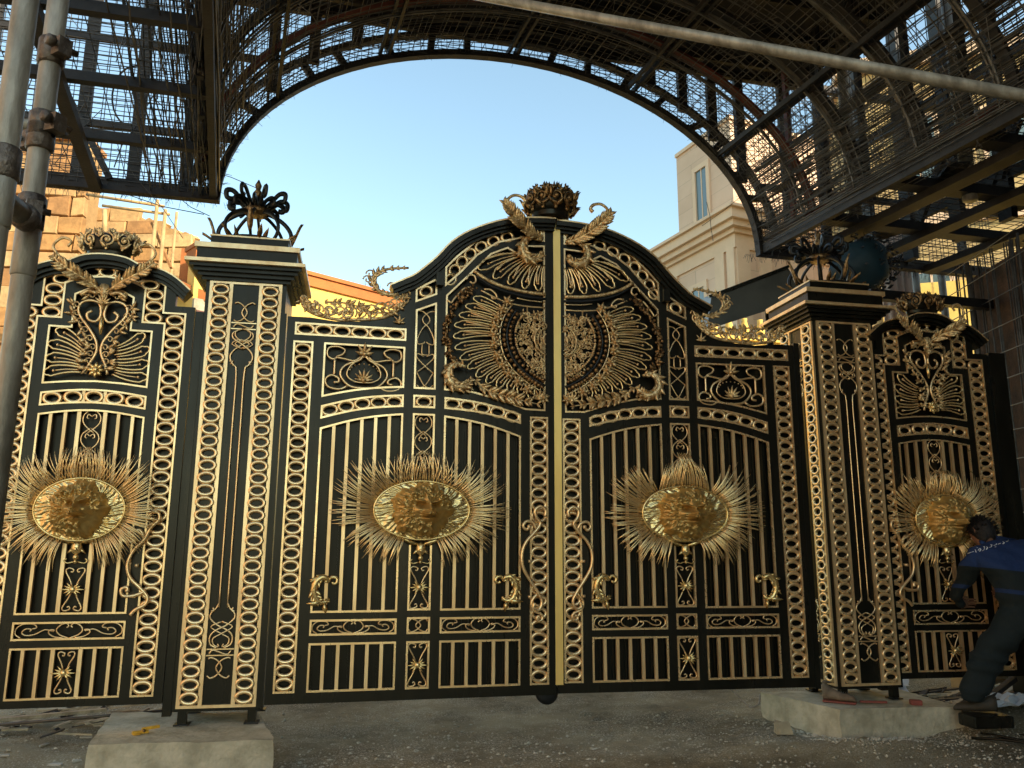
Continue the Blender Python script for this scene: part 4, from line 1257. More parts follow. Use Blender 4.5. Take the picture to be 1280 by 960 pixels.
def rough_block(name, quad, z0, z1, m, label, cat, jag=.012, seg=10):
    """cast block on a four cornered footprint with slightly uneven faces"""
    rd = random.Random(len(label))
    vs = []; fs = []
    def P(i, j, k, n=seg, h=4):
        a, b, c, d = [Vector((p[0], p[1], 0)) for p in quad]
        u = i / n; v = j / n
        p = a * (1 - u) * (1 - v) + b * u * (1 - v) + c * u * v + d * (1 - u) * v
        z = lerp(z0, z1, k / h)
        flare = .008 * (1 - k / h) ** 3
        ctr = (a + b + c + d) / 4
        o = (p - ctr).normalized() * flare
        return (p.x + o.x, p.y + o.y, z)
    idx = {}
    def V(i, j, k):
        if (i, j, k) not in idx:
            p = P(i, j, k)
            e = (i in (0, seg)) + (j in (0, seg)) + (k == 4)
            ja = jag * (1.6 if e >= 2 else .6) * (2.6 if k <= 1 else 1)
            idx[(i, j, k)] = len(vs)
            vs.append((p[0] + rd.uniform(-ja, ja), p[1] + rd.uniform(-ja, ja), p[2] + rd.uniform(-ja, ja * .2) * (.5 if k == 4 else 1)))
        return idx[(i, j, k)]
    for i in range(seg):
        for j in range(seg):
            fs.append((V(i, j, 4), V(i + 1, j, 4), V(i + 1, j + 1, 4), V(i, j + 1, 4)))
        for k in range(4):
            fs.append((V(i, 0, k), V(i + 1, 0, k), V(i + 1, 0, k + 1), V(i, 0, k + 1)))
            fs.append((V(i + 1, seg, k), V(i, seg, k), V(i, seg, k + 1), V(i + 1, seg, k + 1)))
            fs.append((V(0, i + 1, k), V(0, i, k), V(0, i, k + 1), V(0, i + 1, k + 1)))
            fs.append((V(seg, i, k), V(seg, i + 1, k), V(seg, i + 1, k + 1), V(seg, i, k + 1)))
    o = MB().add(vs, fs).build(name, m)
    sharp(o, 40)
    return tag(o, label, cat)
rough_block("concrete_block", [(-2.53, 5.14), (-1.45, 5.27), tuple(onz(323, 890, .235).to_2d()), tuple(onz(140, 890, .235).to_2d())], -.05, .235, CONC, "pale concrete block under the near left gate pillar with a yellow clamp on it", "concrete block", jag=.007)
rough_block("concrete_block", [(2.44, 6.32), (3.42, 6.46), (3.30, 7.25), (2.08, 7.04)], -.05, .230, CONC, "grey concrete block under the far right gate pillar with a worn boot on it", "concrete block", jag=.008)

# loose stones: gravel as one mass, larger ones as things
def pebble(mb, x, y, z, s, rd):
    vs = []
    for dx, dy, dz in ((1, 0, 0), (-1, 0, 0), (0, 1, 0), (0, -1, 0), (0, 0, 1), (0, 0, -1)):
        k = s * rd.uniform(.6, 1.2)
        vs.append((x + dx * k, y + dy * k, z + dz * k * .6))
    mb.add(vs, [(0, 2, 4), (2, 1, 4), (1, 3, 4), (3, 0, 4), (2, 0, 5), (1, 2, 5), (3, 1, 5), (0, 3, 5)])
rd = random.Random(3)
PEB = mat("pale_gravel", (0.62, 0.57, 0.45), 0.9, 0, col2=(0.30, 0.27, 0.19), vscale=9)
mb = MB()
for _ in range(15000):
    x = rd.uniform(-4.5, 5.0); y = rd.uniform(4.2, 7.4)
    dens = .5 + .5 * math.sin(2.1 * x + 1.2 * math.sin(1.7 * y)) * math.sin(1.9 * y + x)
    if rd.random() > dens ** 1.5 + .10: continue
    s = rd.uniform(.004, .0105) * (2.0 if rd.random() < .06 else 1)
    pebble(mb, x, y, gh(x, y) + s * .25, s, rd)
for _ in range(900):
    x = rd.uniform(-4.5, 5.0); y = rd.uniform(4.2, 6.4)
    s = rd.uniform(.009, .021); pebble(mb, x, y, gh(x, y) + s * .2, s, rd)
for _ in range(1500):
    x = rd.choice((rd.gauss(2.35, .30), rd.gauss(2.9, .35))); y = 6.35 - abs(rd.gauss(0, .22)) + (x - 2.44) * .1 + max(0, 2.44 - x) * 1.6
    s = rd.uniform(.004, .014); pebble(mb, x, y, gh(x, y) + s * .3, s, rd)
for _ in range(700):
    x = rd.gauss(-1.25, .10) if rd.random() < .5 else rd.uniform(-2.6, -1.3); y = rd.uniform(4.9, 5.6) if x > -1.4 else 5.05 + rd.gauss(0, .08)
    s = rd.uniform(.004, .011); pebble(mb, x, y, gh(x, y) + s * .3, s, rd)
tag(mb.build("gravel", PEB), kind="stuff", label="pale gravel scattered over the trodden dirt")

def stone(name, p, s, m, label, cat, seed, sc=(1, 1, .6), group=None):
    r_ = random.Random(seed)
    mb = MB()
    b = MB().ball((0, 0, 0), 1, n=7, m=5)
    vs = [(v[0] * s * sc[0] * r_.uniform(.75, 1.15), v[1] * s * sc[1] * r_.uniform(.75, 1.15), v[2] * s * sc[2] * r_.uniform(.8, 1.1)) for v in b.V]
    mb.add(vs, b.F)
    o = mb.build(name, m); o.location = p; o.rotation_euler = (0, 0, r_.uniform(0, 3))
    return tag(o, label, cat, group)
PALE = mat("pale_stone", (0.42, 0.36, 0.24), 0.9, 0, var=0.3, bump=0.4)
p = onz(980, 922, .0)
o = MB().add([(-.065, -.04, 0), (.06, -.045, 0), (.065, .05, 0), (-.06, .05, 0), (-.075, -.03, .085), (.03, -.04, .095), (.055, .045, .06), (-.05, .05, .09)], [(0, 3, 2, 1), (4, 5, 6, 7), (0, 1, 5, 4), (1, 2, 6, 5), (2, 3, 7, 6), (3, 0, 4, 7)]).build("stone", PALE)
o.location = (p.x, p.y, .03); tag(o, "pale squared stone lying in the dirt left of the far concrete block", "stone")
SHARD = mat("pale_plaster_shard", (0.46, 0.44, 0.38), 0.85, 0, var=0.25)
for i, (px, py, l, w_, a, lab) in enumerate(((224, 760 + 168, 0, 0, 0, ''),)): pass
shards = [(55, 930, .085, .022, 75, "narrow upright white chip at left, nearest the long flat bar"),
          (5, 943, .07, .02, 10, "white plaster chip at the left picture edge"),
          (70, 954, .09, .035, -15, "broad white plaster chip at the bottom left"),
          (96, 950, .06, .018, 50, "small curved white chip beside the near concrete block"),
          (108, 920, .09, .008, 3, "thin white sliver touching the near concrete block"),
          (1010, 955, .05, .014, 85, "small upright buff chip below the squared stone")]
for px, py, l, w_, a, lab in shards:
    p = onz(px, py, 0.01)
    mb = MB().add([(-l / 2, -w_ / 2, 0), (l / 2, -w_ * .35, 0), (l * .46, w_ / 2, 0), (-l * .42, w_ * .4, 0), (-l / 2, -w_ / 2, .012), (l / 2, -w_ * .35, .009), (l * .46, w_ / 2, .012), (-l * .42, w_ * .4, .01)],
                  [(0, 3, 2, 1), (4, 5, 6, 7), (0, 1, 5, 4), (1, 2, 6, 5), (2, 3, 7, 6), (3, 0, 4, 7)])
    o = mb.build("plaster_chip", SHARD); o.location = (p.x, p.y, gh(p.x, p.y) + .004); o.rotation_euler = (R(8), 0, R(a))
    tag(o, lab, "debris")

# yellow clamp on the near block
YEL = mat("yellow_tool_paint", (0.75, 0.40, 0.03), 0.45, 0.0, var=0.35, vscale=30)
p = onz(181, 917, .236)
e = empty("hand_clamp", (p.x, p.y, .236), R(34), "yellow hand clamp lying on the near concrete block", "clamp")
MB().beam((-.075, 0, .012), (.02, 0, .012), .030, .016).build("jaw", YEL, e)
MB().beam((-.02, .002, .028), (.085, .002, .034), .022, .016).build("handle", YEL, e)
MB().tube([(-.01, -.03, .022), (-.01, .03, .022)], .009, 8).build("pivot", BRONZE, e)
MB().beam((-.07, .0, .004), (-.03, -.0, .004), .045, .008).build("foot", YEL, e)

# boot and dark red block on the far block
LEATH = mat("worn_leather", (0.23, 0.16, 0.10), 0.8, 0, col2=(0.12, 0.08, 0.05), vscale=14, bump=0.4)
REDSOLE = mat("red_rubber", (0.26, 0.06, 0.04), 0.7, 0, var=0.3)
p = onz(1057, 880, .232)
def shoe_mesh(mb, L=.27, w=.085, h=.07, ankle=.10):
    secs = [(0.0, .35, .30), (.08, .75, .62), (.25, 1.0, .75), (.5, .88, .9), (.72, .74, 1.25), (.88, .70, ankle / h), (1.0, .55, ankle / h * .95)]
    n = 10; vs = []
    for t, ww, hh in secs:
        for k in range(n):
            a = 2 * PI * k / n
            z = math.sin(a); x = math.cos(a)
            vs.append((L * t, x * w / 2 * ww, .012 + h * hh * (.5 + .5 * z) if z > 0 else .012 + h * hh * .5 * (1 + z * .95)))
    fs = [(i * n + k, i * n + (k + 1) % n, (i + 1) * n + (k + 1) % n, (i + 1) * n + k) for i in range(len(secs) - 1) for k in range(n)]
    fs += [tuple(range(n - 1, -1, -1)), tuple((len(secs) - 1) * n + k for k in range(n))]
    mb.smooth = True
    mb.add(vs, fs)
    return mb
e = empty("work_boot", (p.x + .08, p.y - .01, .234), R(152), "worn tan leather boot with a red sole under the far right pillar", "boot")
shoe_mesh(MB(), .24, .085, .075, .13).build("upper", LEATH, e)
MB().prism([(0.0, 0), (.24, 0), (.24, .013), (.0, .013)], -.04, .04).build("sole", REDSOLE, e)
MB().tube([(.205 + .028 * math.cos(2 * PI * k / 12), .030 * math.sin(2 * PI * k / 12), .145) for k in range(12)], .007, 6, True).build("collar", LEATH, e)
e2 = empty("wire_brush", (p.x + .12, p.y + .02, .236), R(-5), "wire brush with a red handle lying beside the worn boot", "brush")
MB().beam((0, 0, .012), (.20, .0, .010), .022, .014).build("handle", REDSOLE, e2)
mb = MB()
for k in range(14):
    mb.tube([(-.12 + .012 * k, .02, .016), (-.16 + .014 * k, .06, .07)], .002, 3)
o = mb.build("bristles", STEEL, e2); o['kind'] = 'stuff'
p = onz(1145, 881, .232)
o = MB().box(-.042, .042, -.03, .03, 0, .038).build("brick_scrap", REDSOLE); o.location = (p.x, p.y, .231); o.rotation_euler = (0, 0, R(-8))
bv = o.modifiers.new("bevel", 'BEVEL'); bv.width = .008; bv.segments = 2
tag(o, "small dark red block on top of the far concrete block", "brick")

# long metal bar and rods on the left
o = MB().beam(tuple(at(-60, 905, 5.7)), tuple(at(133, 887, 6.15)), .05, .02).build("flat_bar", STEEL)
tag(o, "long grey metal bar lying under the left side panel", "metal bar")
for f in (o,): f.location.z = 0
MBX = [((-3.6, 6.0, .16), (-2.2, 6.5, .20), .012, "thin dark rod lying behind the left side panel"),
       ]
for a, b, r_, lab in MBX:
    tag(MB().tube([a, b], r_, 6).build("steel_rod", REBAR), lab, "rod")
# bent rod under right leaf
pr = [at(908, 857, 6.45), at(925, 872, 6.35), at(938, 884, 6.3)]
tag(MB().tube(spl([tuple(q) for q in pr] + [tuple(at(948, 880, 6.3)), tuple(at(950, 868, 6.4))], 4), .006, 6).build("steel_rod", STEEL), "bright bent steel rod on the dirt beneath the right gate leaf", "rod")

# rubble, sheeting, cables at the right
WHITE = mat("white_sheeting", (0.62, 0.66, 0.70), 0.6, 0, var=0.25, vscale=5, bump=.3)
def crumple(name, corners, m, label, cat, amp=.03, n=8, seed=1):
    r_ = random.Random(seed)
    a, b, c, d = [Vector(q) for q in corners]
    vs = []
    for j in range(n + 1):
        for i in range(n + 1):
            u = i / n; v = j / n
            q = a * (1 - u) * (1 - v) + b * u * (1 - v) + c * u * v + d * (1 - u) * v
            vs.append((q.x + r_.uniform(-.02, .02), q.y + r_.uniform(-.02, .02), q.z + r_.uniform(0, amp)))
    fs = [(j * (n + 1) + i, j * (n + 1) + i + 1, (j + 1) * (n + 1) + i + 1, (j + 1) * (n + 1) + i) for j in range(n) for i in range(n)]
    o = MB().add(vs, fs).build(name, m)
    so = o.modifiers.new("thickness", 'SOLIDIFY'); so.thickness = .003
    return tag(o, label, cat)
crumple("plastic_sheet", [at(1212, 886, 6.5), at(1290, 884, 6.5), at(1290, 868, 6.8), at(1222, 874, 6.8)], WHITE, "crumpled white sheeting on the rubble right of the worker's foot", "sheet", .05, seed=4)
crumple("plastic_sheet", [at(1088, 862, 7.3), at(1136, 866, 7.3), at(1134, 848, 7.7), at(1088, 850, 7.7)], WHITE, "white sheeting seen behind the legs of the far pillar", "sheet", .03, seed=5)
# low brick wall behind
e = empty("low_brick_wall", tuple(at(1212, 868, 7.4)), R(10), "low rough brick wall behind the worker's feet", "wall")
MB().box(-.02, 1.5, .03, .2, -.25, .155).build("mortar_core", MORTAR, e)
bm_ = MB().box(-.095, .095, 0, .06, -.025, .025).mesh("brick", CONC)
for r_ in range(5):
    for k in range(8):
        inst(bm_, "brick", e, (.09 + k * .205 + (r_ % 2) * .08, rd.uniform(0, .012), -.10 + r_ * .06), (0, 0, R(rd.uniform(-2, 2))))
tag(MB().beam(tuple(at(1232, 876, 6.75)), tuple(at(1268, 848, 6.95)), .05, .035).build("timber_prop", RUSTB), "dark timber prop leaning against the low brick wall", "timber")
o = MB().box(-.16, .16, -.09, .09, 0, .085).build("tool_case", BLACK)
o.location = at(1233, 905, 6.25); o.location.z = .13; o.rotation_euler = (0, 0, R(8))
bv = o.modifiers.new("bevel", 'BEVEL'); bv.width = .012; bv.segments = 2
tag(o, "flat black tool case beside the far concrete block", "tool case")
for k in range(5):
    x0, y0 = 3.72 + .05 * k, 6.05 + .03 * k
    pts = [(3.35 + .1 * k + .9 * t + .03 * math.sin(5 * t + k), 6.22 - .30 * math.sin(PI * t) * (1 - .13 * k) + .1 * k, gh(3.35 + .9 * t, 6.2) + .02 + .012 * math.sin(9 * t + 2 * k)) for t in [i / 16 for i in range(19)]]
    tag(MB().tube(pts, .011, 6).build("cable", BLACK), ["lowest loop", "second lowest loop", "middle loop", "second highest loop", "topmost loop"][k] + " of the black cable beside the tool case", "cable", "black cables on the rubble")
# rubble pieces behind right and litter under the left panel
def litter(name, box, Y0, Y1, n, m, label, zf, wmax=.05, seed=1):
    r_ = random.Random(seed); mb = MB()
    for k in range(n):
        q = at(r_.uniform(box[0], box[2]), r_.uniform(box[1], box[3]), r_.uniform(Y0, Y1)); q.z = zf(q, r_)
        if r_.random() < .6:
            a = r_.uniform(-.6, .7); L = r_.uniform(.05, .2)
            mb.beam(tuple(q - Vector((L * math.cos(a), L * math.sin(a), 0))), tuple(q + Vector((L * math.cos(a), L * math.sin(a), r_.uniform(0, .07)))), r_.uniform(.01, wmax), .012)
        else:
            pebble(mb, q.x, q.y, q.z, r_.uniform(.012, .05), r_)
    return tag(mb.build(name, m), label, kind="stuff")
for m_, sd_ in ((RUSTB, 1), (STEEL, 2), (CONC, 3), (LEATH, 4)):
    litter("rubble_heap", (1120, 850, 1290, 886), 6.7, 7.4, 34, m_, "broken rubble heaped behind the far pillar", lambda q, r_: max(.10, gh(q.x, q.y) + .02), .05, sd_)
for m_, sd_ in ((RUSTB, 5), (STEEL, 6), (CONC, 7)):
    litter("litter", (-10, 868, 215, 888), 6.2, 6.9, 26, m_, "offcuts littered under the left side panel", lambda q, r_: r_.uniform(.03, .13), .07, sd_)

# ------------------------------------------------------------------ ARCHED STEEL CANOPY
CA = Vector((-2.97, 7.53, 0)); CS = Vector((math.cos(R(13.77)), math.sin(R(13.77)), 0)); CT = Vector((.332, -.943, 0))
ZS = 4.82; SPAN = 6.06; RISE = 2.03; ZR = 7.10
def cp(s, t, z): return CA + CS * s + CT * t + Vector((0, 0, z))
CAN = empty("steel_canopy", tuple(cp(SPAN / 2, 0, ZS)), 0, "arched canopy of rusty steel and rebar mesh above and behind the gate", "canopy")
CAN.location = (0, 0, 0)
def ell(phi, off=0.0):
    """vault section: position along the span and height, with an outward offset"""
    a, b = SPAN / 2, RISE
    x = SPAN / 2 - a * math.cos(phi); z = ZS + b * math.sin(phi)
    nx, nz = -math.cos(phi) / a, math.sin(phi) / b
    L = math.hypot(nx, nz)
    return x + nx / L * off, z + nz / L * off
def rib_pts(t, off, n=40, f0=0.0, f1=1.0):
    return [tuple(cp(ell(PI * lerp(f0, f1, i / n), off)[0], t, ell(PI * lerp(f0, f1, i / n), off)[1])) for i in range(n + 1)]
def band(pts, w, h, up):
    mb = MB()
    P = [Vector(q) for q in pts]; vs = []
    for i, q in enumerate(P):
        d = (P[min(i + 1, len(P) - 1)] - P[max(i - 1, 0)]).normalized()
        r = d.cross(Vector(up)).normalized(); u = Vector(up)
        for a, b in ((-1, -1), (1, -1), (1, 1), (-1, 1)):
            vs.append(q + r * a * w / 2 + u * b * h / 2)
    fs = []
    for i in range(len(P) - 1):
        for k in range(4):
            l = (k + 1) % 4; fs.append((i * 4 + k, i * 4 + l, i * 4 + 4 + l, i * 4 + 4 + k))
    return mb.add(vs, fs)
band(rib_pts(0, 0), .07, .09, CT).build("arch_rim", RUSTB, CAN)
band(rib_pts(0, .24, f0=.02, f1=.98), .055, .08, CT).build("arch_rim", RUSTB, CAN)
for i in range(1, 20):
    ph = PI * i / 20 + rd.uniform(-.02, .02)
    a = ell(ph, 0); b = ell(ph + rd.uniform(-.02, .05), .24)
    MB().beam(tuple(cp(a[0], 0, a[1])), tuple(cp(b[0], 0, b[1])), .075, .05, CT).build("arch_strut", RUSTB, CAN)
# wall lattice over and beside the arch
def wallpost(s, z0, z1, w=.115, t=.03, m=RUSTB):
    MB().beam(tuple(cp(s, t, z0)), tuple(cp(s, t, z1)), w, .05, CT).build("post", m, CAN)
for s in (.45, .86, 1.30, 4.72, 5.12, 5.50, 5.86):
    wallpost(s, ell(math.acos(max(-1, min(1, (SPAN / 2 - s) / (SPAN / 2)))), .22)[1], ZR)
for s in (-3.4, -2.7, -2.15, -1.62, -1.28, -.78, -.30, 6.45, 6.95, 7.4, 8.1, 8.9):
    wallpost(s, ZS, ZR + .6)
def hbeam(s0, s1, t, z, w=.06, h=.09, m=RUSTB, name="cross_beam"):
    MB().beam(tuple(cp(s0, t, z)), tuple(cp(s1, t, z)), w, h).build(name, m, CAN)
hbeam(-4.2, .03, 0, ZS + .01, .10, .13, name="edge_beam")
hbeam(SPAN - .03, 9.5, 0, ZS + .01, .10, .13, name="edge_beam")
hbeam(-4.2, 0.1, .04, ZS + .62, .05, .07)
hbeam(-4.2, 0.3, .04, ZS + 1.55, .05, .07)
hbeam(-4.2, 9.5, .02, ZR - .05, .06, .10)
hbeam(SPAN - .05, 9.5, .04, ZS + .8, .05, .07)
MB().beam(tuple(cp(-1.75, .06, ZS + 1.45)), tuple(cp(-.98, .06, ZS + .05)), .06, .04, CT).build("brace", RUSTB, CAN)
MB().beam(tuple(cp(-2.75, .06, ZS + .9)), tuple(cp(-2.25, .06, ZS + .05)), .06, .04, CT).build("brace", RUSTB, CAN)
# transverse ribs of the vault, each a bundle of three bars
for t in (.75, 1.5, 2.3, 3.2, 4.2, 5.4, 6.8):
    mb = MB()
    for k in range(5):
        off = .02 + .03 * k
        mb.tube(rib_pts(t + rd.uniform(-.05, .05), off, 30), .011, 5)
    mb.build("vault_rib", REBAR, CAN)
    band(rib_pts(t + .07, .10, 30), .04, .09, CT).build("vault_rib", RUSTB if t > 1 else REDST, CAN)
# lengthwise beams
for ph in (0.0, 33, 62, 90, 118, 147, 180):
    x, z = ell(R(ph), .03)
    big = ph in (0.0, 180)
    w_ = .11 if big else .05
    if not big:
        for dx in (-.045, .045):
            MB().beam(tuple(cp(x + dx, -.02, z + .02)), tuple(cp(x + dx, 8.0, z + .02)), .03, .06).build("purlin", RUSTB, CAN)
    else:
        MB().beam(tuple(cp(x, 0, z + .02)), tuple(cp(x, 8.0, z + .02)), .06, .12).build("edge_beam", RUSTB, CAN)
        mb = MB()
        for k in range(9):
            a = rd.uniform(-.05, .07); b = rd.uniform(.02, .20)
            mb.tube([tuple(cp(x + a + rd.uniform(-.015, .015), tt, z + b + rd.uniform(-.015, .015))) for tt in (0, 1, 2, 3, 4.5, 6, 8)], .009, 5)
        mb.build("rebar_bundle", REBAR, CAN)
# red boards along the right springing
for k in range(22):
    MB().beam(tuple(cp(SPAN + .05, .15 + .25 * k, ZS + .13)), tuple(cp(SPAN + .05, .36 + .25 * k, ZS + .13)), .02, .10).build("formwork_board", REDST, CAN)
# outer side walls on both springing lines
for sx_, s in ((1, SPAN + .10), (-1, -.10)):
    for t in (.5, 1.05, 1.6, 2.2, 2.8, 3.5, 4.3, 5.2):
        MB().beam(tuple(cp(s, t, ZS)), tuple(cp(s, t, ZR)), .06, .05, CS).build("post", REDST if (sx_ > 0 and int(t * 10) % 2) else RUSTB, CAN)
    MB().beam(tuple(cp(s, 0, ZS + 1.1)), tuple(cp(s, 7, ZS + 1.1)), .05, .06).build("purlin", RUSTB, CAN)
for t in (-.4, .2, .9, 1.5, 2.2, 2.9, 3.7, 4.6, 5.6):
    MB().beam(tuple(cp(SPAN + 1.9, t, ZS)), tuple(cp(SPAN + 1.9, t + rd.uniform(-.1, .1), ZR + .9)), .17, .08, CS).build("post", RUSTB, CAN)
for z in (ZS + .5, ZS + 1.15, ZS + 1.8, ZS + 2.5):
    MB().beam(tuple(cp(SPAN + 1.9, -.6, z)), tuple(cp(SPAN + 1.9, 7, z)), .06, .12).build("purlin", RUSTB, CAN)
for k in range(8):
    t = rd.uniform(0, 4.5); z = ZS + rd.uniform(0, 1.2)
    MB().beam(tuple(cp(SPAN + 1.7, t, z)), tuple(cp(SPAN + 1.7, t + rd.uniform(.4, 1.0), z + rd.uniform(.5, 1.3))), .09, .05, CS).build("brace", REDST if k % 3 == 0 else RUSTB, CAN)
# a pair of grey tubes standing behind the right wall
for s, t in ((SPAN + .55, .9), (SPAN + 1.0, 1.9)):
    MB().tube([tuple(cp(s, t, ZS - .05)), tuple(cp(s, t, ZR))], .07, 12).build("post", STEEL, CAN)
# flat soffits outside the vault
for t in (.95, 1.9, 2.8, 3.8, 5.0):
    hbeam(-4.2, -.05, t, ZS + .05, .07, .08)
    hbeam(SPAN + .05, 10.5, t, ZS + .05, .15, .10)
for s in (-3.2, -2.1, -1.1, SPAN + .55, SPAN + 1.35, SPAN + 2.3, SPAN + 3.4):
    MB().beam(tuple(cp(s, 0, ZS - .04)), tuple(cp(s, 7, ZS - .04)), .10 if s < 0 else .17, .08).build("purlin", RUSTB, CAN)
for k in range(9):
    a = rd.uniform(.2, 4.6); b = SPAN + rd.uniform(.2, 2.6)
    MB().beam(tuple(cp(b, a, ZS + .14)), tuple(cp(b + rd.uniform(-.5, 1.8), a + rd.uniform(.2, 1.2), ZS + .16)), rd.uniform(.12, .3), .03).build("plank", RUSTB, CAN)
# roof deck
ct = [cp(-.6, .02, 0), cp(SPAN + .7, .02, 0), cp(SPAN + 1.4, 8.2, 0), cp(-1.2, 8.2, 0)]
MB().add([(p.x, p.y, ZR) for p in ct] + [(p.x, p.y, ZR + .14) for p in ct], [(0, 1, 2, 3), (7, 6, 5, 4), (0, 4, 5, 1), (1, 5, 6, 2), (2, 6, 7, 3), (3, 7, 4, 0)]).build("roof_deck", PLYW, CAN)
for k in range(14):
    hbeam(-.6, SPAN + .8, .3 + .55 * k, ZR - .05, .05, .09, name="joist")
# rebar mesh: thousands of thin bars, joined
def wob(p, q, n, a=.012):
    P = []
    for i in range(n + 1):
        v = Vector(p).lerp(Vector(q), i / n)
        P.append((v.x + rd.uniform(-a, a), v.y + rd.uniform(-a, a), v.z + rd.uniform(-a, a)))
    return P
def rebar_layer(name):
    return MB()
mb = MB()      # intrados grid
ZT = 3.6
for k in range(64):
    t = ZT * (k / 63) ** 1.15
    if t > ZT: break
    off = rd.choice((.05, .16))
    mb.tube([tuple(Vector(q) + Vector((rd.uniform(-.012, .012), rd.uniform(-.012, .012), rd.uniform(-.012, .012)))) for q in rib_pts(t + .05, off, 26)], .0045, 4, cap=False)
for k in range(72):
    ph = PI * k / 71
    for off in (.055, .165):
        x, z = ell(ph + rd.uniform(-.01, .01), off)
        mb.tube(wob(cp(x, 0, z), cp(x, ZT + .8, z), 5, .012), .0045, 4, cap=False)
for k in range(60):   # stray diagonals
    ph = rd.uniform(0, PI); x, z = ell(ph, .08); x2, z2 = ell(ph + rd.uniform(-.25, .25), .10)
    t = rd.uniform(0, 2.2)
    mb.tube(wob(cp(x, t, z), cp(x2, t + rd.uniform(.3, 1.2), z2), 3, .02), .004, 4, cap=False)
for k in range(190):   # bars at the haunches hang dense and brown
    f = rd.choice((0, 1)); ph = R(rd.uniform(0, 26)) if f == 0 else R(180 - rd.uniform(0, 26))
    off = rd.uniform(-.02, .32)
    x, z = ell(ph, off)
    mb.tube(wob(cp(x, rd.uniform(0, .2), z), cp(x, ZT + .5, z), 6, .02), .0055, 4, cap=False)
tag(mb.build("vault_rebar_mesh", REBAR, CAN), kind="stuff")
mb = MB()      # end wall grid
for s in np.arange(-4.1, 9.4, .062):
    z0 = ZS
    if 0 < s < SPAN:
        z0 = ell(math.acos((SPAN / 2 - s) / (SPAN / 2)), 0)[1]
    s1 = s + rd.uniform(-.02, .02)
    mb.tube(wob(cp(s1, .05, z0), cp(s1 + rd.uniform(-.03, .03), .05, ZR + (.6 if s < 0 else 0)), 3, .008), .0042, 4, cap=False)
for z in np.arange(ZS + .05, ZR + .6, .052):
    zz = z + rd.uniform(-.01, .01)
    def sat(z):
        if z >= ZS + RISE: return None
        return math.asin((z - ZS) / RISE)
    ph = sat(z)
    if ph is None or z > ZR:
        segs = [(-4.2, 9.4)] if z < ZR else [(-4.2, 0)]
    else:
        x = SPAN / 2 - SPAN / 2 * math.cos(ph)
        segs = [(-4.2, x), (SPAN - x, 9.4)]
    for a, b in segs:
        mb.tube(wob(cp(a, .06, zz), cp(b, .06, zz + rd.uniform(-.02, .02)), 8, .008), .0042, 4, cap=False)
for k in range(46):
    s = rd.uniform(-3.5, 0) if k % 2 else rd.uniform(SPAN - .9, SPAN + 3)
    z = rd.uniform(ZS + .1, ZR - .3)
    mb.tube(wob(cp(s, .08, z), cp(s + rd.uniform(-.9, .9), .08, z + rd.uniform(-.9, .9)), 3, .02), .004, 4, cap=False)
tag(mb.build("wall_rebar_mesh", REBAR, CAN), kind="stuff")
mb = MB()      # side walls and soffits
for s, sg in ((SPAN + .08, 1), (-.08, -1)):
    for t in np.arange(.05, 5.4, .11):
        mb.tube(wob(cp(s, t, ZS), cp(s + sg * .02, t + rd.uniform(-.04, .04), ZR), 3, .012), .0042, 4, cap=False)
    for z in np.arange(ZS + .1, ZR, .12):
        mb.tube(wob(cp(s, 0, z), cp(s, 6, z + rd.uniform(-.02, .02)), 5, .012), .0042, 4, cap=False)
for a, b in ((-4.2, -.05), (SPAN + .1, 10.3)):
    for t in np.arange(.1, 5.2, .13 if a < 0 else .10):
        mb.tube(wob(cp(a, t, ZS + .10), cp(b, t + rd.uniform(-.05, .05), ZS + .10), 6, .012), .0045, 4, cap=False)
    for s in np.arange(a, b, .16):
        mb.tube(wob(cp(s, 0, ZS + .11), cp(s, 5.4, ZS + .11), 5, .012), .0042, 4, cap=False)
for k in range(50):
    a = rd.uniform(0, 4.5); s = SPAN + rd.uniform(0, 1.2)
    mb.tube(wob(cp(s, a, ZS + rd.uniform(0, .2)), cp(s + rd.uniform(-.4, 1.6), a + rd.uniform(-.6, .8), ZS + rd.uniform(.1, 1.9)), 3, .02), .004, 4, cap=False)
for k in range(55):
    a = rd.uniform(0, 4.5); s = rd.uniform(-3.4, 0)
    mb.tube(wob(cp(s, a, ZS + rd.uniform(0, .3)), cp(s + rd.uniform(-.5, .5), a + rd.uniform(-.6, .8), ZS + rd.uniform(.0, 1.2)), 4, .04), rd.choice((.004, .006)), 4, cap=False)
for k in range(42):
    s = -rd.uniform(.0, .62); a = rd.uniform(0, .3)
    mb.tube(wob(cp(s, a, ZS), cp(s + rd.uniform(-.15, .15), a + rd.uniform(1.5, 5), ZS + rd.uniform(.0, .5)), 6, .03), .0065, 4, cap=False)
tag(mb.build("side_rebar_mesh", REBAR, CAN), kind="stuff")
mb = MB()
for (s, z, r_) in ((-.85, ZS + 1.0, .26), (-2.3, ZS + .5, .18)):
    mb.tube([tuple(cp(s + r_ * math.cos(a) * .8, -.03, z + r_ * 1.3 * math.sin(a))) for a in [R(15 * k) for k in range(20)]], .010, 5)
mb.build("cable_loop", BLACK, CAN)
mb = MB()      # fringe of tie wire ends on the arch rim and edge beams
for k in range(700):
    ph = PI * rd.random(); x, z = ell(ph, -.03)
    L = rd.uniform(.02, .09); a = rd.uniform(0, 6.28)
    p0 = cp(x, rd.uniform(-.02, .06), z + .02)
    mb.tube([tuple(p0), tuple(p0 + Vector((math.cos(a) * L, rd.uniform(-.04, .04), math.sin(a) * L)))], .0022, 3, cap=False)
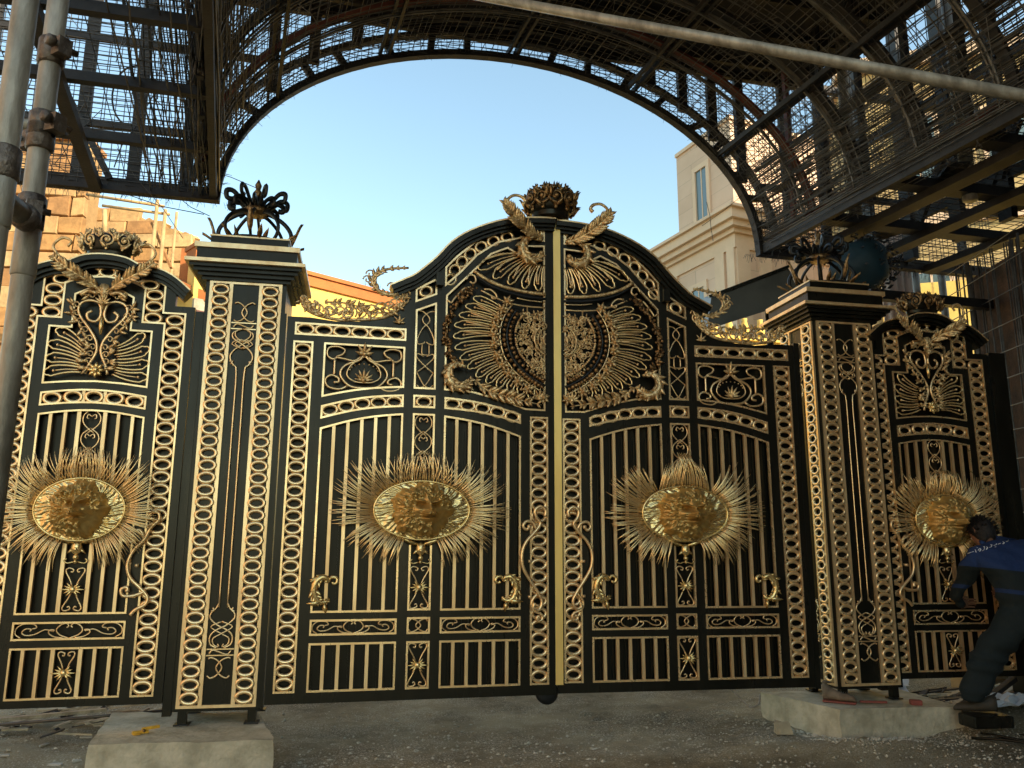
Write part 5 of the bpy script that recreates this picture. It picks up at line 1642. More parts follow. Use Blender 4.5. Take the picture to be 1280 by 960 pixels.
for k in range(420):
    s = rd.uniform(-4, .2) if k % 2 else rd.uniform(SPAN - .2, 9)
    p0 = cp(s, 0, ZS - .05); L = rd.uniform(.02, .11)
    mb.tube([tuple(p0), tuple(p0 + Vector((rd.uniform(-.04, .04), rd.uniform(-.04, .04), -L)))], .0022, 3, cap=False)
for k in range(500):
    p0 = cp(SPAN + rd.uniform(0, .1), rd.uniform(0, 5), ZS + rd.uniform(-.06, .2)); L = rd.uniform(.03, .12); a = rd.uniform(0, 6.28)
    mb.tube([tuple(p0), tuple(p0 + Vector((math.cos(a) * L, rd.uniform(-.04, .04), math.sin(a) * L)))], .0026, 3, cap=False)
tag(mb.build("tie_wire_ends", REBAR, CAN), kind="stuff")

# ------------------------------------------------------------------ SCAFFOLD TUBES near the camera
def coupler(parent, p, r, ang=0, drop=0.0):
    e = MB().tube([tuple(Vector(p) + Vector((0, 0, z))) for z in (-.035, -.03, .03, .035)], [r * 1.12, r * 1.28, r * 1.28, r * 1.12], 14).build("coupler", CLAMP, parent)
    c, s_ = math.cos(ang), math.sin(ang)
    q = Vector(p) + Vector((c, s_, 0)) * r * 1.55
    MB().beam(tuple(q - Vector((0, 0, .022))), tuple(q + Vector((0, 0, .022))), .040, .034, (s_, -c, 0)).build("coupler_flap", CLAMP, e)
    q2 = Vector(p) + Vector((c, s_, 0)) * r * 2.0 + Vector((0, 0, drop))
    MB().tube([tuple(q2 - Vector((s_, -c, 0)) * .035), tuple(q2 + Vector((s_, -c, 0)) * .035)], .008, 8).build("bolt", CLAMP, e)
    MB().tube([tuple(q2 + Vector((s_, -c, 0)) * .024), tuple(q2 + Vector((s_, -c, 0)) * .042)], .014, 6).build("nut", CLAMP, e)
    return e
def pole(label, x, y, z0=0, z1=4.6, r=.0242):
    e = empty("scaffold_pole", (x, y, 0), 0, label, "scaffold tube")
    MB().tube([(0, 0, z0), (0, 0, z1)], r, 20).build("tube", STEEL, e)
    MB().tube([(0, 0, 2.030), (0, 0, 2.034), (0, 0, 2.15), (0, 0, 2.154)], [r, r * 1.13, r * 1.13, r], 20).build("sleeve", STEEL, e)
    return e
q = at(42, 240, 1.80)
P1 = pole("upright scaffold tube nearest the left side panel, carrying three couplers", q.x, q.y)
for py, an in ((66, -.5), (158, -.3), (172, 2.7), (262, 2.8), (270, -.9)):
    z = at(42, py, 1.80).z
    coupler(P1, (0, 0, z), .0242, an)
q = at(19, 100, 1.50)
P2 = pole("upright scaffold tube at the left picture edge", q.x, q.y)
coupler(P2, (0, 0, at(5, 205, 1.5).z), .0242, 2.6)
e = empty("scaffold_ledger", (0, 0, 0), 0, "slanting scaffold tube ending at the lowest coupler on the left", "scaffold tube")
a, b = at(36, 276, 1.75), at(-75, 178, 1.45)
MB().tube([tuple(a), tuple(b)], .0242, 18).build("tube", STEEL, e)
MB().tube([tuple(a), tuple(a + (b - a) * .02), tuple(a + (b - a) * .10)], [.030, .031, .031], 14).build("coupler", CLAMP, e)
e = empty("scaffold_ledger", (0, 0, 0), 0, "thin level tube behind the left uprights at the middle coupler", "scaffold tube")
MB().tube([tuple(at(-60, 150, 1.95)), tuple(at(58, 158, 1.86))], .0165, 14).build("tube", STEEL, e)
e = empty("scaffold_tube", (0, 0, 0), 0, "long scaffold tube crossing the top of the view down to the right", "scaffold tube")
a = Vector((-.177, 3.722, 2.811 + CAMZ)); b = Vector((1.907, 2.73, 1.651 + CAMZ)); d = (b - a)
MB().tube([tuple(a - d * .6), tuple(b + d * .25)], .0242, 20).build("tube", STEEL, e)

# ------------------------------------------------------------------ BACKGROUND, left: ashlar building
def wall_of_blocks(T, x0, x1, z0, z1, wmean, h, topf=None, jit=.5, dy=.0, m=STONE, gap=.018, seed=1, name="stone_block"):
    r_ = random.Random(seed)
    z = z0
    while z < z1 - .05:
        hh = h * r_.uniform(.85, 1.15)
        x = x0 - r_.uniform(0, wmean * .6)
        while x < x1:
            w_ = wmean * r_.uniform(1 - jit, 1 + jit)
            a, b = max(x0, x), min(x1, x + w_)
            tz = topf((a + b) / 2) if topf else 99
            if b - a > .08 and z + hh * .6 < tz:
                d = r_.uniform(0, .045)
                j = lambda: r_.uniform(-.022, .022)
                vs = [(a + gap / 2 + j(), -d, z + gap / 2 + j()), (b - gap / 2 + j(), -d, z + gap / 2 + j()), (b - gap / 2 + j(), -d, z + hh - gap / 2 + j()), (a + gap / 2 + j(), -d, z + hh - gap / 2 + j())]
                cx_, cz_ = (a + b) / 2, z + hh / 2
                v2 = [(lerp(v[0], cx_, .05), -d - .014, lerp(v[2], cz_, .07)) for v in vs]
                v0 = [(v[0], .12, v[2]) for v in vs]
                mb = MB().add(v0 + vs + v2, [(0, 1, 5, 4), (1, 2, 6, 5), (2, 3, 7, 6), (3, 0, 4, 7), (4, 5, 9, 8), (5, 6, 10, 9), (6, 7, 11, 10), (7, 4, 8, 11), (8, 9, 10, 11)])
                mb.build(name, r_.choice(m), T)
            x += w_
        z += hh
T = empty("stone_building", tuple(Vector((at(106, 240, 13).x, 13, 0))), R(4), "tall golden sandstone building corner behind the left scaffold", "building")
MB().box(-5, 0, .05, .55, 0, 8.30).build("wall", MORTAR, T)
wall_of_blocks(T, -3.2, .02, 3.6, 8.3, .52, .34, seed=4)
MB().box(-3.2, .03, -.10, .6, 8.30, 8.38).build("coping", STONE[3], T)
# ruined wall sloping down to the right
A = at(98, 300, 16); B = at(268, 300, 16)
T = empty("ruined_wall", (A.x, 16, 0), 0, "broken golden stone wall stepping down behind the left side panel", "wall")
Lr = (B - A).length
RP = [(p_[0], at(p_[0], p_[1], 16)) for p_ in ((98, 256), (120, 259), (150, 262), (170, 267), (190, 275), (210, 279), (228, 291), (245, 298), (258, 309), (268, 318))]
def rt_(x):
    xs_ = [q_.x - A.x for _, q_ in RP]; zs_ = [q_.z for _, q_ in RP]
    return float(np.interp(x, xs_, zs_)) + .05 * math.sin(9 * x) + .04 * math.sin(23 * x)
core = [(0, 0)] + [(Lr, 0)] + [(Lr * k / 40, rt_(Lr * k / 40) - .02) for k in range(40, -1, -1)]
MB().prism(core, .02, .7).build("wall", MORTAR, T)
wall_of_blocks(T, 0, Lr, 5.4, 8.7, .62, .34, rt_, seed=9, jit=.5)
stone_m = STONE[1]
for k in range(18):
    x = Lr * (k + .5) / 18
    b_ = MB().ball((0, 0, 0), 1, n=6, m=4)
    r2 = random.Random(k)
    o = MB().add([(v[0] * .16 * r2.uniform(.7, 1.2), v[1] * .2, v[2] * .08 * r2.uniform(.7, 1.3)) for v in b_.V], b_.F).build("stone_block", STONE[k % 4], T)
    o.location = (x, .2, rt_(x) - .08)
# rear wing of the ruin, with scaffold in front
for px, py0, py1, Y, lab in ((197, 250, 330, 11, "left tall"), (207, 262, 335, 11, "middle"), (221, 265, 330, 11.2, "right thin")):
    a = at(px, py0, Y); b = at(px + (0 if px < 215 else 0), py1, Y)
    e = empty("scaffold_pole", (a.x, Y, 0), 0, lab + " sunlit scaffold upright beyond the left side panel", "scaffold tube")
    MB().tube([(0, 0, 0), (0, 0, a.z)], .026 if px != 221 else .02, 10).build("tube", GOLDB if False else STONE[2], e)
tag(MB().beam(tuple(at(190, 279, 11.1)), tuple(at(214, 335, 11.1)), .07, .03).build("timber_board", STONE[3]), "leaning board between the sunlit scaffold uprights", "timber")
for i, (pa, pb, Y, lab) in enumerate((((108, 243), (205, 258), 11.0, "upper"), ((128, 257), (212, 268), 11.05, "lower"))):
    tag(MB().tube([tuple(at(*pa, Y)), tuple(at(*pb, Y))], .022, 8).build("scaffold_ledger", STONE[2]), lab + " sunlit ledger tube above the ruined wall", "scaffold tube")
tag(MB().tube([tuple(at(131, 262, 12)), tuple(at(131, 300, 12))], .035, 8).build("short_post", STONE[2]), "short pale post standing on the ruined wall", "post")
for i, (pa, pb) in enumerate((((150, 240), (255, 268)), ((215, 240), (262, 270)))):
    tag(MB().tube([tuple(at(*pa, 9)), tuple(at((pa[0] + pb[0]) / 2, (pa[1] + pb[1]) / 2 + 4, 9)), tuple(at(*pb, 9))], .006, 4).build("wire", IRON), ("longer" if i == 0 else "shorter") + " thin wire running to the left pillar crown", "wire")

# yellow plastered wall with an orange coping, running away to the right
YA = at(150, 282, 7.6); 
q1 = at(378, 341, 14); dirw = Vector((math.cos(R(46)), math.sin(R(46)), 0))
dirw = Vector((math.sin(R(46)), math.cos(R(46)), 0))
T = empty("yellow_wall", (q1.x - dirw.x * 1.95, q1.y - dirw.y * 1.95, 0), math.atan2(dirw.y, dirw.x), "sunlit yellow plastered wall with orange coping between left pillar and gate", "wall")
zt = q1.z
MB().box(0, 5.2, 0, .3, 0, zt - .22).build("wall", YPLAS, T)
MB().box(-.03, 5.25, -.05, .35, zt - .22, zt - .03).build("coping", OPLAS, T)
MB().box(-.05, 5.3, -.09, .39, zt - .03, zt + .04).build("coping_lip", OPLAS, T)
MB().box(0.0, 5.2, -.07, .0, zt - 1.12, zt - .92).build("patterned_band", CONC, T)
MB().box(0.0, 5.2, -.09, .0, zt - 1.32, zt - 1.12).build("red_band", REDST, T)
# orange door post left of the pillar
a = at(227, 310, 13.2); b = at(247, 310, 13.2)
tag(MB().box(a.x, b.x, 13.2, 13.6, 0, a.z).build("gate_post", OPLAS), "orange plastered post just left of the near pillar", "post")
a = at(190, 364, 12.9); b = at(262, 372, 12.9)
tag(MB().box(a.x - .3, b.x, 12.9, 13.1, 0, a.z).build("low_yellow_wall", YPLAS), "low yellow wall seen between the left side panel and pillar", "wall")
tag(MB().add([tuple(at(212, 346, 12.7)), tuple(at(262, 366, 12.7)), tuple(at(262, 378, 12.7)), tuple(at(212, 362, 12.7)), tuple(at(212, 344, 13.15)), tuple(at(262, 364, 13.15)), tuple(at(262, 376, 13.15)), tuple(at(212, 360, 13.15))],
             [(0, 1, 2, 3), (7, 6, 5, 4), (0, 4, 5, 1), (1, 5, 6, 2), (2, 6, 7, 3), (3, 7, 4, 0)]).build("orange_coping", OPLAS), "sloping orange coping just left of the near pillar", "coping")
# dry spiky plant over the wall
PLANT = mat("dry_palm", (0.12, 0.12, 0.08), 0.8, 0, var=.4)
c = at(452, 372, 15.6)
T = empty("dry_plant", (c.x, c.y, 0), 0, "dry spiky plant showing above the orange coping", "plant")
MB().tube([(0, 0, 0), (0, 0, c.z)], .06, 8).build("stem", PLANT, T)
for k in range(70):
    a = rd.uniform(R(15), R(165)); b = rd.uniform(-.6, .6)
    x = rd.uniform(-.45, .45)
    MB().leaf((x, 0, c.z - .05), (math.cos(a), b, math.sin(a)), (-math.sin(a), 0, math.cos(a)), rd.uniform(.18, .42), .02, .4).build("leaf", PLANT, T)

# ------------------------------------------------------------------ BACKGROUND, right: tan building with cornices
c0 = at(917, 265, 20)
dl = Vector((-.40, .917, 0)).normalized(); dr = Vector((.90, .42, 0)).normalized()
zc = c0.z
T = empty("tan_building", (c0.x, c0.y, 0), 0, "tan stone building with a heavy cornice and narrow windows behind the right leaf", "building")
def vface(T, name, m, o, d, u0, u1, z0, z1, out, dep, inn=.3, par=None):
    """slab on a facade: o corner, d along, out = outward normal"""
    q = []
    for z in (z0, z1):
        for u, w_ in ((u0, dep), (u1, dep), (u1, -inn), (u0, -inn)):
            v = o + d * u + out * w_
            q.append((v.x, v.y, z))
    return MB().add(q, [(0, 1, 2, 3), (7, 6, 5, 4), (0, 4, 5, 1), (1, 5, 6, 2), (2, 6, 7, 3), (3, 7, 4, 0)]).build(name, m, par or T)
Z0 = Vector((0, 0, 0))
nl = Vector((-.917, -.40, 0)).normalized(); nr_ = Vector((.42, -.90, 0)).normalized()
def solid(name, pts, z0, z1, m, T):
    n = len(pts)
    vs = [(p.x, p.y, z0) for p in pts] + [(p.x, p.y, z1) for p in pts]
    return MB().add(vs, [tuple(range(n)), tuple(range(2 * n - 1, n - 1, -1))] + [(i, (i + 1) % n, (i + 1) % n + n, i + n) for i in range(n)]).build(name, m, T)
solid("lower_storey", [Z0, dr * 9, dr * 9 + dl * 14, dl * 14], 0, zc - .9, TPLAS, T)
def corn(z0, z1, ov):
    o = Z0 + nl * ov + nr_ * ov
    k = [Z0 - dr * 0 - dl * 0 + (nl + nr_) * ov, dr * 9 + nr_ * ov, dr * 9 + dl * 14, dl * 14 + nl * ov]
    return solid("cornice", k, z0, z1, TTRIM, T)
for z0, z1, ov in ((zc - 1.0, zc - .62, .06), (zc - .62, zc - .50, .16), (zc - .50, zc - .34, .30), (zc - .34, zc - .08, .42), (zc - .08, zc, .52)):
    corn(z0, z1, ov)
up0 = at(985, 150, 21.0); ub = Vector((c0.x, c0.y, 0))
uo = dl * .5 + dr * .45
solid("upper_storey", [uo, uo + dr * 6, uo + dr * 6 + dl * 7.6, uo + dl * 7.6 * 0 + dl * 2.95], zc, zc + 4.1, TPLAS, T) if False else None
w1 = at(853, 300, 24.0)
# upper block set back: its left edge sits along the left facade
uL = uo + dl * 2.55
solid("upper_storey", [uo, uo + dr * 7, uo + dr * 7 + dl * 2.55, uL], zc - .05, zc + 3.05, TPLAS, T)
solid("roof_edge", [uo + (nl + nr_) * .06, uo + dr * 7 + nr_ * .06, uo + dr * 7 + dl * 2.55, uL + nl * .06], zc + 3.05, zc + 3.16, TTRIM, T)
def facade_window(o, u0, u1, z0, z1, d=dl, n=nl):
    f = vface(T, "window", TTRIM, o, d, u0 - .14, u0, z0 - .14, z1 + .16, n, .05, .05)
    for a, b, c_, e_ in ((u1, u1 + .14, z0 - .14, z1 + .16), (u0, u1, z1, z1 + .16), (u0, u1, z0 - .14, z0)):
        vface(T, "frame", TTRIM, o, d, a, b, c_, e_, n, .05, .05, par=f)
    vface(T, "pane", GLASS, o, d, u0, u1, z0, z1, n, .004, .02, par=f)
    vface(T, "pane_strip", BLACK, o, d, u0, u0 + .05, z0, z1, n, .012, .0, par=f)  # flat black strip over one edge of the pane
    vface(T, "glazing_bar", TTRIM, o, d, (u0 + u1) / 2 - .02, (u0 + u1) / 2 + .02, z0, z1, n, .014, .0, par=f)
facade_window(uo, 1.10, 1.62, zc + .55, zc + 2.15)
for u in (1.35, 3.5, 5.6):
    facade_window(Z0, u, u + .55, zc - 3.2, zc - 1.65)
for u in (.0, .42, 2.55, 4.7):
    vface(T, "pilaster", TTRIM, Z0, dl, u, u + .38 if u else .30, 0, zc - 1.0, nl, .07, .02)
for u in (0.0, .75, 1.8, 3.6, 5.4):
    vface(T, "pilaster", TTRIM, Z0, dr, u, u + .42, 0, zc - 1.0, nr_, .06, .02)
# tall yellow building seen through the lattice
ya = at(1068, 300, 15.5); 
T = empty("yellow_building", (ya.x, ya.y, 0), R(-17), "tall yellow building seen through the right side of the canopy", "building")
MB().box(0, 9, 0, 5, 0, 11.2).build("wall", OCHRE, T)
MB().box(.4, 9, -.06, .0, 0, 6.5).build("lower_wall", YPLAS, T)
MB().box(-.12, 9.1, -.14, 5, 11.2, 11.5).build("cornice", TTRIM, T)
MB().box(-.06, 9.1, -.08, 0, 7.7, 7.95).build("string_course", TTRIM, T)
for k in range(5):
    for z in (5.3, 8.6):
        f = MB().box(.9 + 1.6 * k, 1.75 + 1.6 * k, -.04, .02, z, z + 1.5).build("window", TTRIM, T)
        MB().box(1.0 + 1.6 * k, 1.65 + 1.6 * k, -.05, -.038, z + .1, z + 1.4).build("pane", GLASS, f)
        MB().box(1.31 + 1.6 * k, 1.35 + 1.6 * k, -.06, -.048, z + .1, z + 1.4).build("glazing_bar", TTRIM, f)
# low yellow wall with balusters under the dark awning
a = at(868, 432, 15.5); b = at(1012, 425, 16.2)
T = empty("balustrade_wall", (a.x, a.y, 0), math.atan2(b.y - a.y, b.x - a.x), "bright yellow wall with short balusters under the dark awning", "wall")
MB().box(0, 3.0, 0, .2, 0, a.z + .18).build("wall", YPLAS, T)
MB().box(-.05, 3.05, -.08, .25, a.z + .18, a.z + .25).build("ledge", YPLAS, T)
for k in range(8):
    MB().lathe([(.04, 0), (.07, .08), (.09, .18), (.05, .36), (.06, .42)], (.12 + .36 * k, .08, a.z + .25), 10).build("baluster", YPLAS, T)
# dark slanting awning box
AW = mat("grey_awning_metal", (0.10, 0.10, 0.09), 0.4, 0.2, var=.3, vscale=3)
p = [at(889, 372, 9.0), at(985, 335, 9.0), at(1010, 372, 9.0), at(884, 412, 9.0)]
q = [at(880, 372, 10.2), at(975, 340, 10.2), at(1000, 380, 10.2), at(878, 405, 10.2)]
T = empty("awning", tuple(Vector((p[0].x, 9, 0)) * 1.0), 0, "dark grey slanting awning box behind the right shoulder of the gate", "awning")
o0 = T.location
MB().add([tuple(v - o0) for v in p + q], [(0, 1, 2, 3), (7, 6, 5, 4), (0, 4, 5, 1), (1, 5, 6, 2), (2, 6, 7, 3), (3, 7, 4, 0)]).build("box", AW, T)
MB().beam(tuple(at(886, 371, 8.96) - o0), tuple(at(986, 333, 8.96) - o0), .03, .03).build("edge_trim", BLACK, T)
MB().tube([tuple(at(960, 380, 9.5) - o0), tuple(Vector((at(960, 380, 9.5).x, 9.5, 0)) - o0)], .04, 10).build("prop", BLACK, T)

# ------------------------------------------------------------------ dark brick building on the right, wrapped in rebar
T = empty("brick_building", (4.86, 8.2, 0), 0, "dark unfinished brick building wrapped in upright rebar at the right edge", "building")
SIDE = [Vector((0, 0, 0)), Vector((4.0, .6, 0)), Vector((4.0, -16, 0)), Vector((-.1, -16, 0)), Vector((-.1, -3.2, 0))]  # unseen run past the camera added to block sun and darken the right
solid("wall", SIDE, 0, 4.2, BRICKM, T)
solid("upper_wall", [Vector((1.6, 0.4, 0)), Vector((4.0, .6, 0)), Vector((4.0, -16, 0)), Vector((-.1, -16, 0)), Vector((-.1, -4.2, 0)), Vector((1.6, -4.2, 0))], 4.2, 8.6, BRICKM, T)  # upper mass out of view, raised to keep the sun off the gate
nb = 0
fd = Vector((-.1, -3.2, 0)); fl = fd.length; fd.normalize(); fn = Vector((-fd.y * -1, fd.x * -1, 0))
fn = Vector((-3.2, .1, 0)).normalized()
for k in range(46):
    u = rd.uniform(-.1, 2.6); o_ = fd * u + fn * rd.uniform(.03, .14)
    pts = [(o_.x + rd.uniform(-.01, .01), o_.y, z) for z in (0.0, .8, 1.6, 2.4, 3.2, 4.3)]
    MB().tube(pts, rd.choice((.007, .009, .012)), 5).build("rebar", REBAR, T)
for k in range(16):
    z = .4 + .26 * k; 
    a_ = fd * -.1 + fn * .15; b_ = fd * 2.6 + fn * .15
    MB().tube([(a_.x, a_.y, z + rd.uniform(-.04, .04)), (b_.x, b_.y, z + rd.uniform(-.04, .04))], .0055, 5).build("rebar_tie", REBAR, T)
# arched brick head
mb_c = fd * 2.0 + fn * .10
for k in range(15):
    a = R(180 - 12 * k)
    c_ = mb_c + fd * (.62 * math.cos(a)) + Vector((0, 0, 2.9 + .85 * math.sin(a)))
    d_ = fd * math.cos(a) + Vector((0, 0, math.sin(a)))
    MB().beam(tuple(c_ - d_ * .10), tuple(c_ + d_ * .10), .06, .12, fn).build("arch_brick", REDBR, T)
# dark cross beam from the right pillar to the building
tag(MB().beam(tuple(at(1085, 368, 7.3)), tuple(at(1262, 384, 7.9)), .09, .09).build("cross_beam", IRON), "black square beam behind the right side panel crown", "beam")
# pale drapery and yellow board beyond
TARP = mat("pale_tarpaulin", (0.72, 0.52, 0.38), 0.8, 0, var=.2, vscale=2)
a = at(1098, 300, 10.5); b = at(1143, 300, 10.5)
mb = MB(); n = 28; vs = []
for i in range(n + 1):
    x = lerp(a.x, b.x, i / n)
    for z in (2.0, a.z + .12):
        vs.append((x, 10.5 + .06 * math.sin(i * 1.15) + .02 * math.sin(i * 2.9), z))
mb.smooth = True
mb.add(vs, [(2 * i, 2 * i + 2, 2 * i + 3, 2 * i + 1) for i in range(n)])
o = mb.build("tarpaulin", TARP); so = o.modifiers.new("thickness", 'SOLIDIFY'); so.thickness = .01
tag(o, "pale hanging tarpaulin in folds right of the far pillar crown", "tarpaulin")
for px, lab in ((1140, "left"), (1172, "right")):
    a = at(px, 300, 9.8)
    e = MB().tube([(a.x, 9.8, 0), (a.x, 9.8, 4.9)], .045, 10).build("prop_tube", STEEL)
    tag(e, lab + " grey prop tube standing behind the right side panel crown", "scaffold tube")
# blue tank behind the right pillar crown
BLUE = mat("blue_plastic", (0.004, 0.030, 0.050), 0.7, 0, var=.3, vscale=4)
c = at(1075, 333, 8.2)
T = empty("blue_bundle", (c.x, c.y, 0), 0, "dark blue tarpaulin bundle under black netting behind the right pillar crown", "bundle")
mb = MB().ball((0, 0, c.z), .29, n=24, m=16, sy=1.0)
mb.V = [(x * (1 + .10 * math.sin(7 * z * 3 + 3 * x) + .06 * math.sin(19 * x + 11 * y)), y, c.z + (z - c.z) * (1 + .08 * math.sin(15 * x))) for x, y, z in mb.V]
mb.build("bundle_body", BLUE, T)
mb = MB()
for k in range(420):
    a1 = rd.uniform(0, 6.28); a2 = rd.uniform(-1.3, 1.5); rr = rd.uniform(.29, .36)
    p0 = Vector((rr * math.cos(a1) * math.cos(a2) + (.05 if math.cos(a1) > .3 else 0), rr * math.sin(a1) * math.cos(a2), c.z + rr * math.sin(a2)))
    if math.cos(a1) < .25 and rd.random() < .75: continue
    mb.leaf(tuple(p0), (rd.uniform(-1, 1), rd.uniform(-1, 1), rd.uniform(-1, 1)), (0, .3, 1), .05, .03, 1.0, thick=.002)
mb.build("netting_scraps", IRON, T)['kind'] = 'stuff'
mb = MB()
for k in range(9):
    a0 = R(20 * k)
    mb.tube([(.30 * math.cos(a) * math.cos(a0) , .30 * math.cos(a) * math.sin(a0), c.z + .30 * math.sin(a)) for a in [R(-80 + 16 * i) for i in range(11)]], .006, 5)
mb.build("netting", IRON, T)['kind'] = 'stuff'
MB().tube([(0, 0, 0), (0, 0, c.z - .27)], .05, 10).build("stand", IRON, T)

# unseen building added left behind the camera, bouncing warm sunlight onto the gate
T = empty("bounce_building", (-9.0, -16, 0), 0, "unseen tan building added at left to bounce warm light onto the gate", "building")
MB().box(-4, 0, 0, 19, 0, 9).build("wall", TPLAS, T)
MB().box(-4.1, .2, -.1, 19.1, 9, 9.3).build("coping", STONE[3], T)

# ------------------------------------------------------------------ PERSON
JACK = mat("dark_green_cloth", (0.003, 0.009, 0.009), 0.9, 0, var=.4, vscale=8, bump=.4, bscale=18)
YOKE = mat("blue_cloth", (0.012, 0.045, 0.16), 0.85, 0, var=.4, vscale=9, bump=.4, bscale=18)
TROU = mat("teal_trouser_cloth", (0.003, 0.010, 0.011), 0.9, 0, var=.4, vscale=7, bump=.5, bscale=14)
SKIN = mat("skin", (0.30, 0.15, 0.09), 0.6, 0, var=.15)
SHOE = mat("dark_shoe_leather", (0.05, 0.04, 0.025), 0.7, 0, var=.4, bump=.3)
HAIR = mat("black_hair", (0.010, 0.008, 0.007), 0.6, 0, bump=.6, bscale=120)
PRINT = mat("white_print", (0.70, 0.72, 0.75), 0.7)
def skin_figure(name, nodes, edges, mats, parent=None, levels=2):
    me = bpy.data.meshes.new(name)
    me.from_pydata([n[0] for n in nodes], edges, [])
    o = bpy.data.objects.new(name, me); C.objects.link(o)
    sk = o.modifiers.new("skin", 'SKIN'); sk.use_smooth_shade = True
    su = o.modifiers.new("subdivision", 'SUBSURF'); su.levels = levels; su.render_levels = levels
    for i, n in enumerate(nodes):
        r = n[1] if isinstance(n[1], tuple) else (n[1], n[1])
        me.skin_vertices[0].data[i].radius = r
    me.skin_vertices[0].data[0].use_root = True
    bpy.context.view_layer.update()
    dg = bpy.context.evaluated_depsgraph_get()
    m2 = bpy.data.meshes.new_from_object(o.evaluated_get(dg))
    bpy.data.objects.remove(o)
    m2.name = name
    o = bpy.data.objects.new(name, m2); C.objects.link(o)
    m2.materials.clear()
    for m in mats: m2.materials.append(m)
    m2.polygons.foreach_set('use_smooth', [True] * len(m2.polygons))
    if parent: o.parent = parent
    return o
PX = .11
PB = Vector((3.75, 6.30, 0.2))
person = empty("person", tuple(PB), 0, "person in dark work clothes with blue shoulders, stooping at the right side panel", "person")
N = lambda x, y, z: (x - PB.x + PX, y - PB.y, z - PB.z)
nodes = [(N(3.80, 6.16, 1.00), (.185, .15)), (N(3.79, 6.24, 1.16), (.185, .145)), (N(3.77, 6.36, 1.31), (.21, .14)), (N(3.74, 6.47, 1.41), (.12, .09)), (N(3.715, 6.53, 1.46), .062),
         (N(3.51, 6.40, 1.33), .095), (N(3.48, 6.52, 1.18), .070), (N(3.46, 6.66, 1.04), .050), (N(3.56, 6.76, .96), .040),
         (N(3.96, 6.42, 1.40), .082), (N(4.12, 6.50, 1.24), .062), (N(4.13, 6.66, 1.10), .050), (N(4.00, 6.78, 1.02), .040),
         (N(3.66, 6.19, .90), .125), (N(3.46, 6.28, .62), .118), (N(3.35, 6.29, .42), .105), (N(3.29, 6.30, .27), .088),
         (N(3.93, 6.20, .90), .115), (N(4.06, 6.40, .62), .105), (N(4.06, 6.42, .42), .092), (N(4.05, 6.43, .27), .078)]
edges = [(0, 1), (1, 2), (2, 3), (3, 4), (2, 5), (5, 6), (6, 7), (7, 8), (2, 9), (9, 10), (10, 11), (11, 12), (0, 13), (13, 14), (14, 15), (15, 16), (0, 17), (17, 18), (18, 19), (19, 20)]
body = skin_figure("body", nodes, edges, [JACK, YOKE, TROU], person, levels=3)
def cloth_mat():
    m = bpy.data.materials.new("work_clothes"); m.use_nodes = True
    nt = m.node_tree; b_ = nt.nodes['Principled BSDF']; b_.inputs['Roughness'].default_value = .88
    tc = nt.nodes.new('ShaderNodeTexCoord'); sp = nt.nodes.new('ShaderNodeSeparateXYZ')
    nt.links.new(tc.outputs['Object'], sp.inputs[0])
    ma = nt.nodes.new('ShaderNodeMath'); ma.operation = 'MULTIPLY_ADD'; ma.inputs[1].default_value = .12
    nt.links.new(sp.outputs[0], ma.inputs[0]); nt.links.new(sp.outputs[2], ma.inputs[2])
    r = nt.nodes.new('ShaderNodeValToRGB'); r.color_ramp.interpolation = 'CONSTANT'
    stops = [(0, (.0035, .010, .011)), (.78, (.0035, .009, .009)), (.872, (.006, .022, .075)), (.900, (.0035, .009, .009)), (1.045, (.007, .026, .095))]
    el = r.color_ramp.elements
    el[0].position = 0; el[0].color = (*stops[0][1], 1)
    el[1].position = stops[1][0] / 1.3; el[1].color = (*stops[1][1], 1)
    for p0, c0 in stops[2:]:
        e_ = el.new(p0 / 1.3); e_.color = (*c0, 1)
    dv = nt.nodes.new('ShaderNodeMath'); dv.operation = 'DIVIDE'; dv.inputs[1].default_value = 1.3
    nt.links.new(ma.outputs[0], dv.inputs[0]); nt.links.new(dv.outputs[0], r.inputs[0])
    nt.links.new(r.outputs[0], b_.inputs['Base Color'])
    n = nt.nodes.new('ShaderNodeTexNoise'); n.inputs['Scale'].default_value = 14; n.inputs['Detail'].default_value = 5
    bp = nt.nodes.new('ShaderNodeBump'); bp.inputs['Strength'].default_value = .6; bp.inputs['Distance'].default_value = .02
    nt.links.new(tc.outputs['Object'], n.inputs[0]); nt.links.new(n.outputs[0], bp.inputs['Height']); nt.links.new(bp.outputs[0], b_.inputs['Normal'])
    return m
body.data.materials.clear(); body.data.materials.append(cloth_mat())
for v_ in body.data.vertices:       # folds in the cloth
    x, y, z = v_.co
    f_ = .007 * math.sin(34 * z + 9 * x + 3 * math.sin(7 * x + 5 * y)) + .006 * math.sin(21 * x - 25 * z + 8 * y)
    f_ += .010 * math.exp(-((z - .38) / .10) ** 2) * math.sin(70 * z + 12 * x) + .009 * math.exp(-((z - .80) / .10) ** 2) * math.sin(60 * z - 15 * x)
    f_ += .010 * math.exp(-((z - .10) / .07) ** 2) * math.sin(95 * z + 8 * x)
    v_.co += v_.normal * f_
body.data.update()
MB().tube([(N(3.715, 6.52, 1.445)[0] + .068 * math.cos(2 * PI * k / 14), N(3.715, 6.52, 1.445)[1] + .062 * math.sin(2 * PI * k / 14), N(0, 0, 1.445)[2] - .030 * math.sin(2 * PI * k / 14) * -1) for k in range(14)], .020, 6, True).build("collar", YOKE, person)
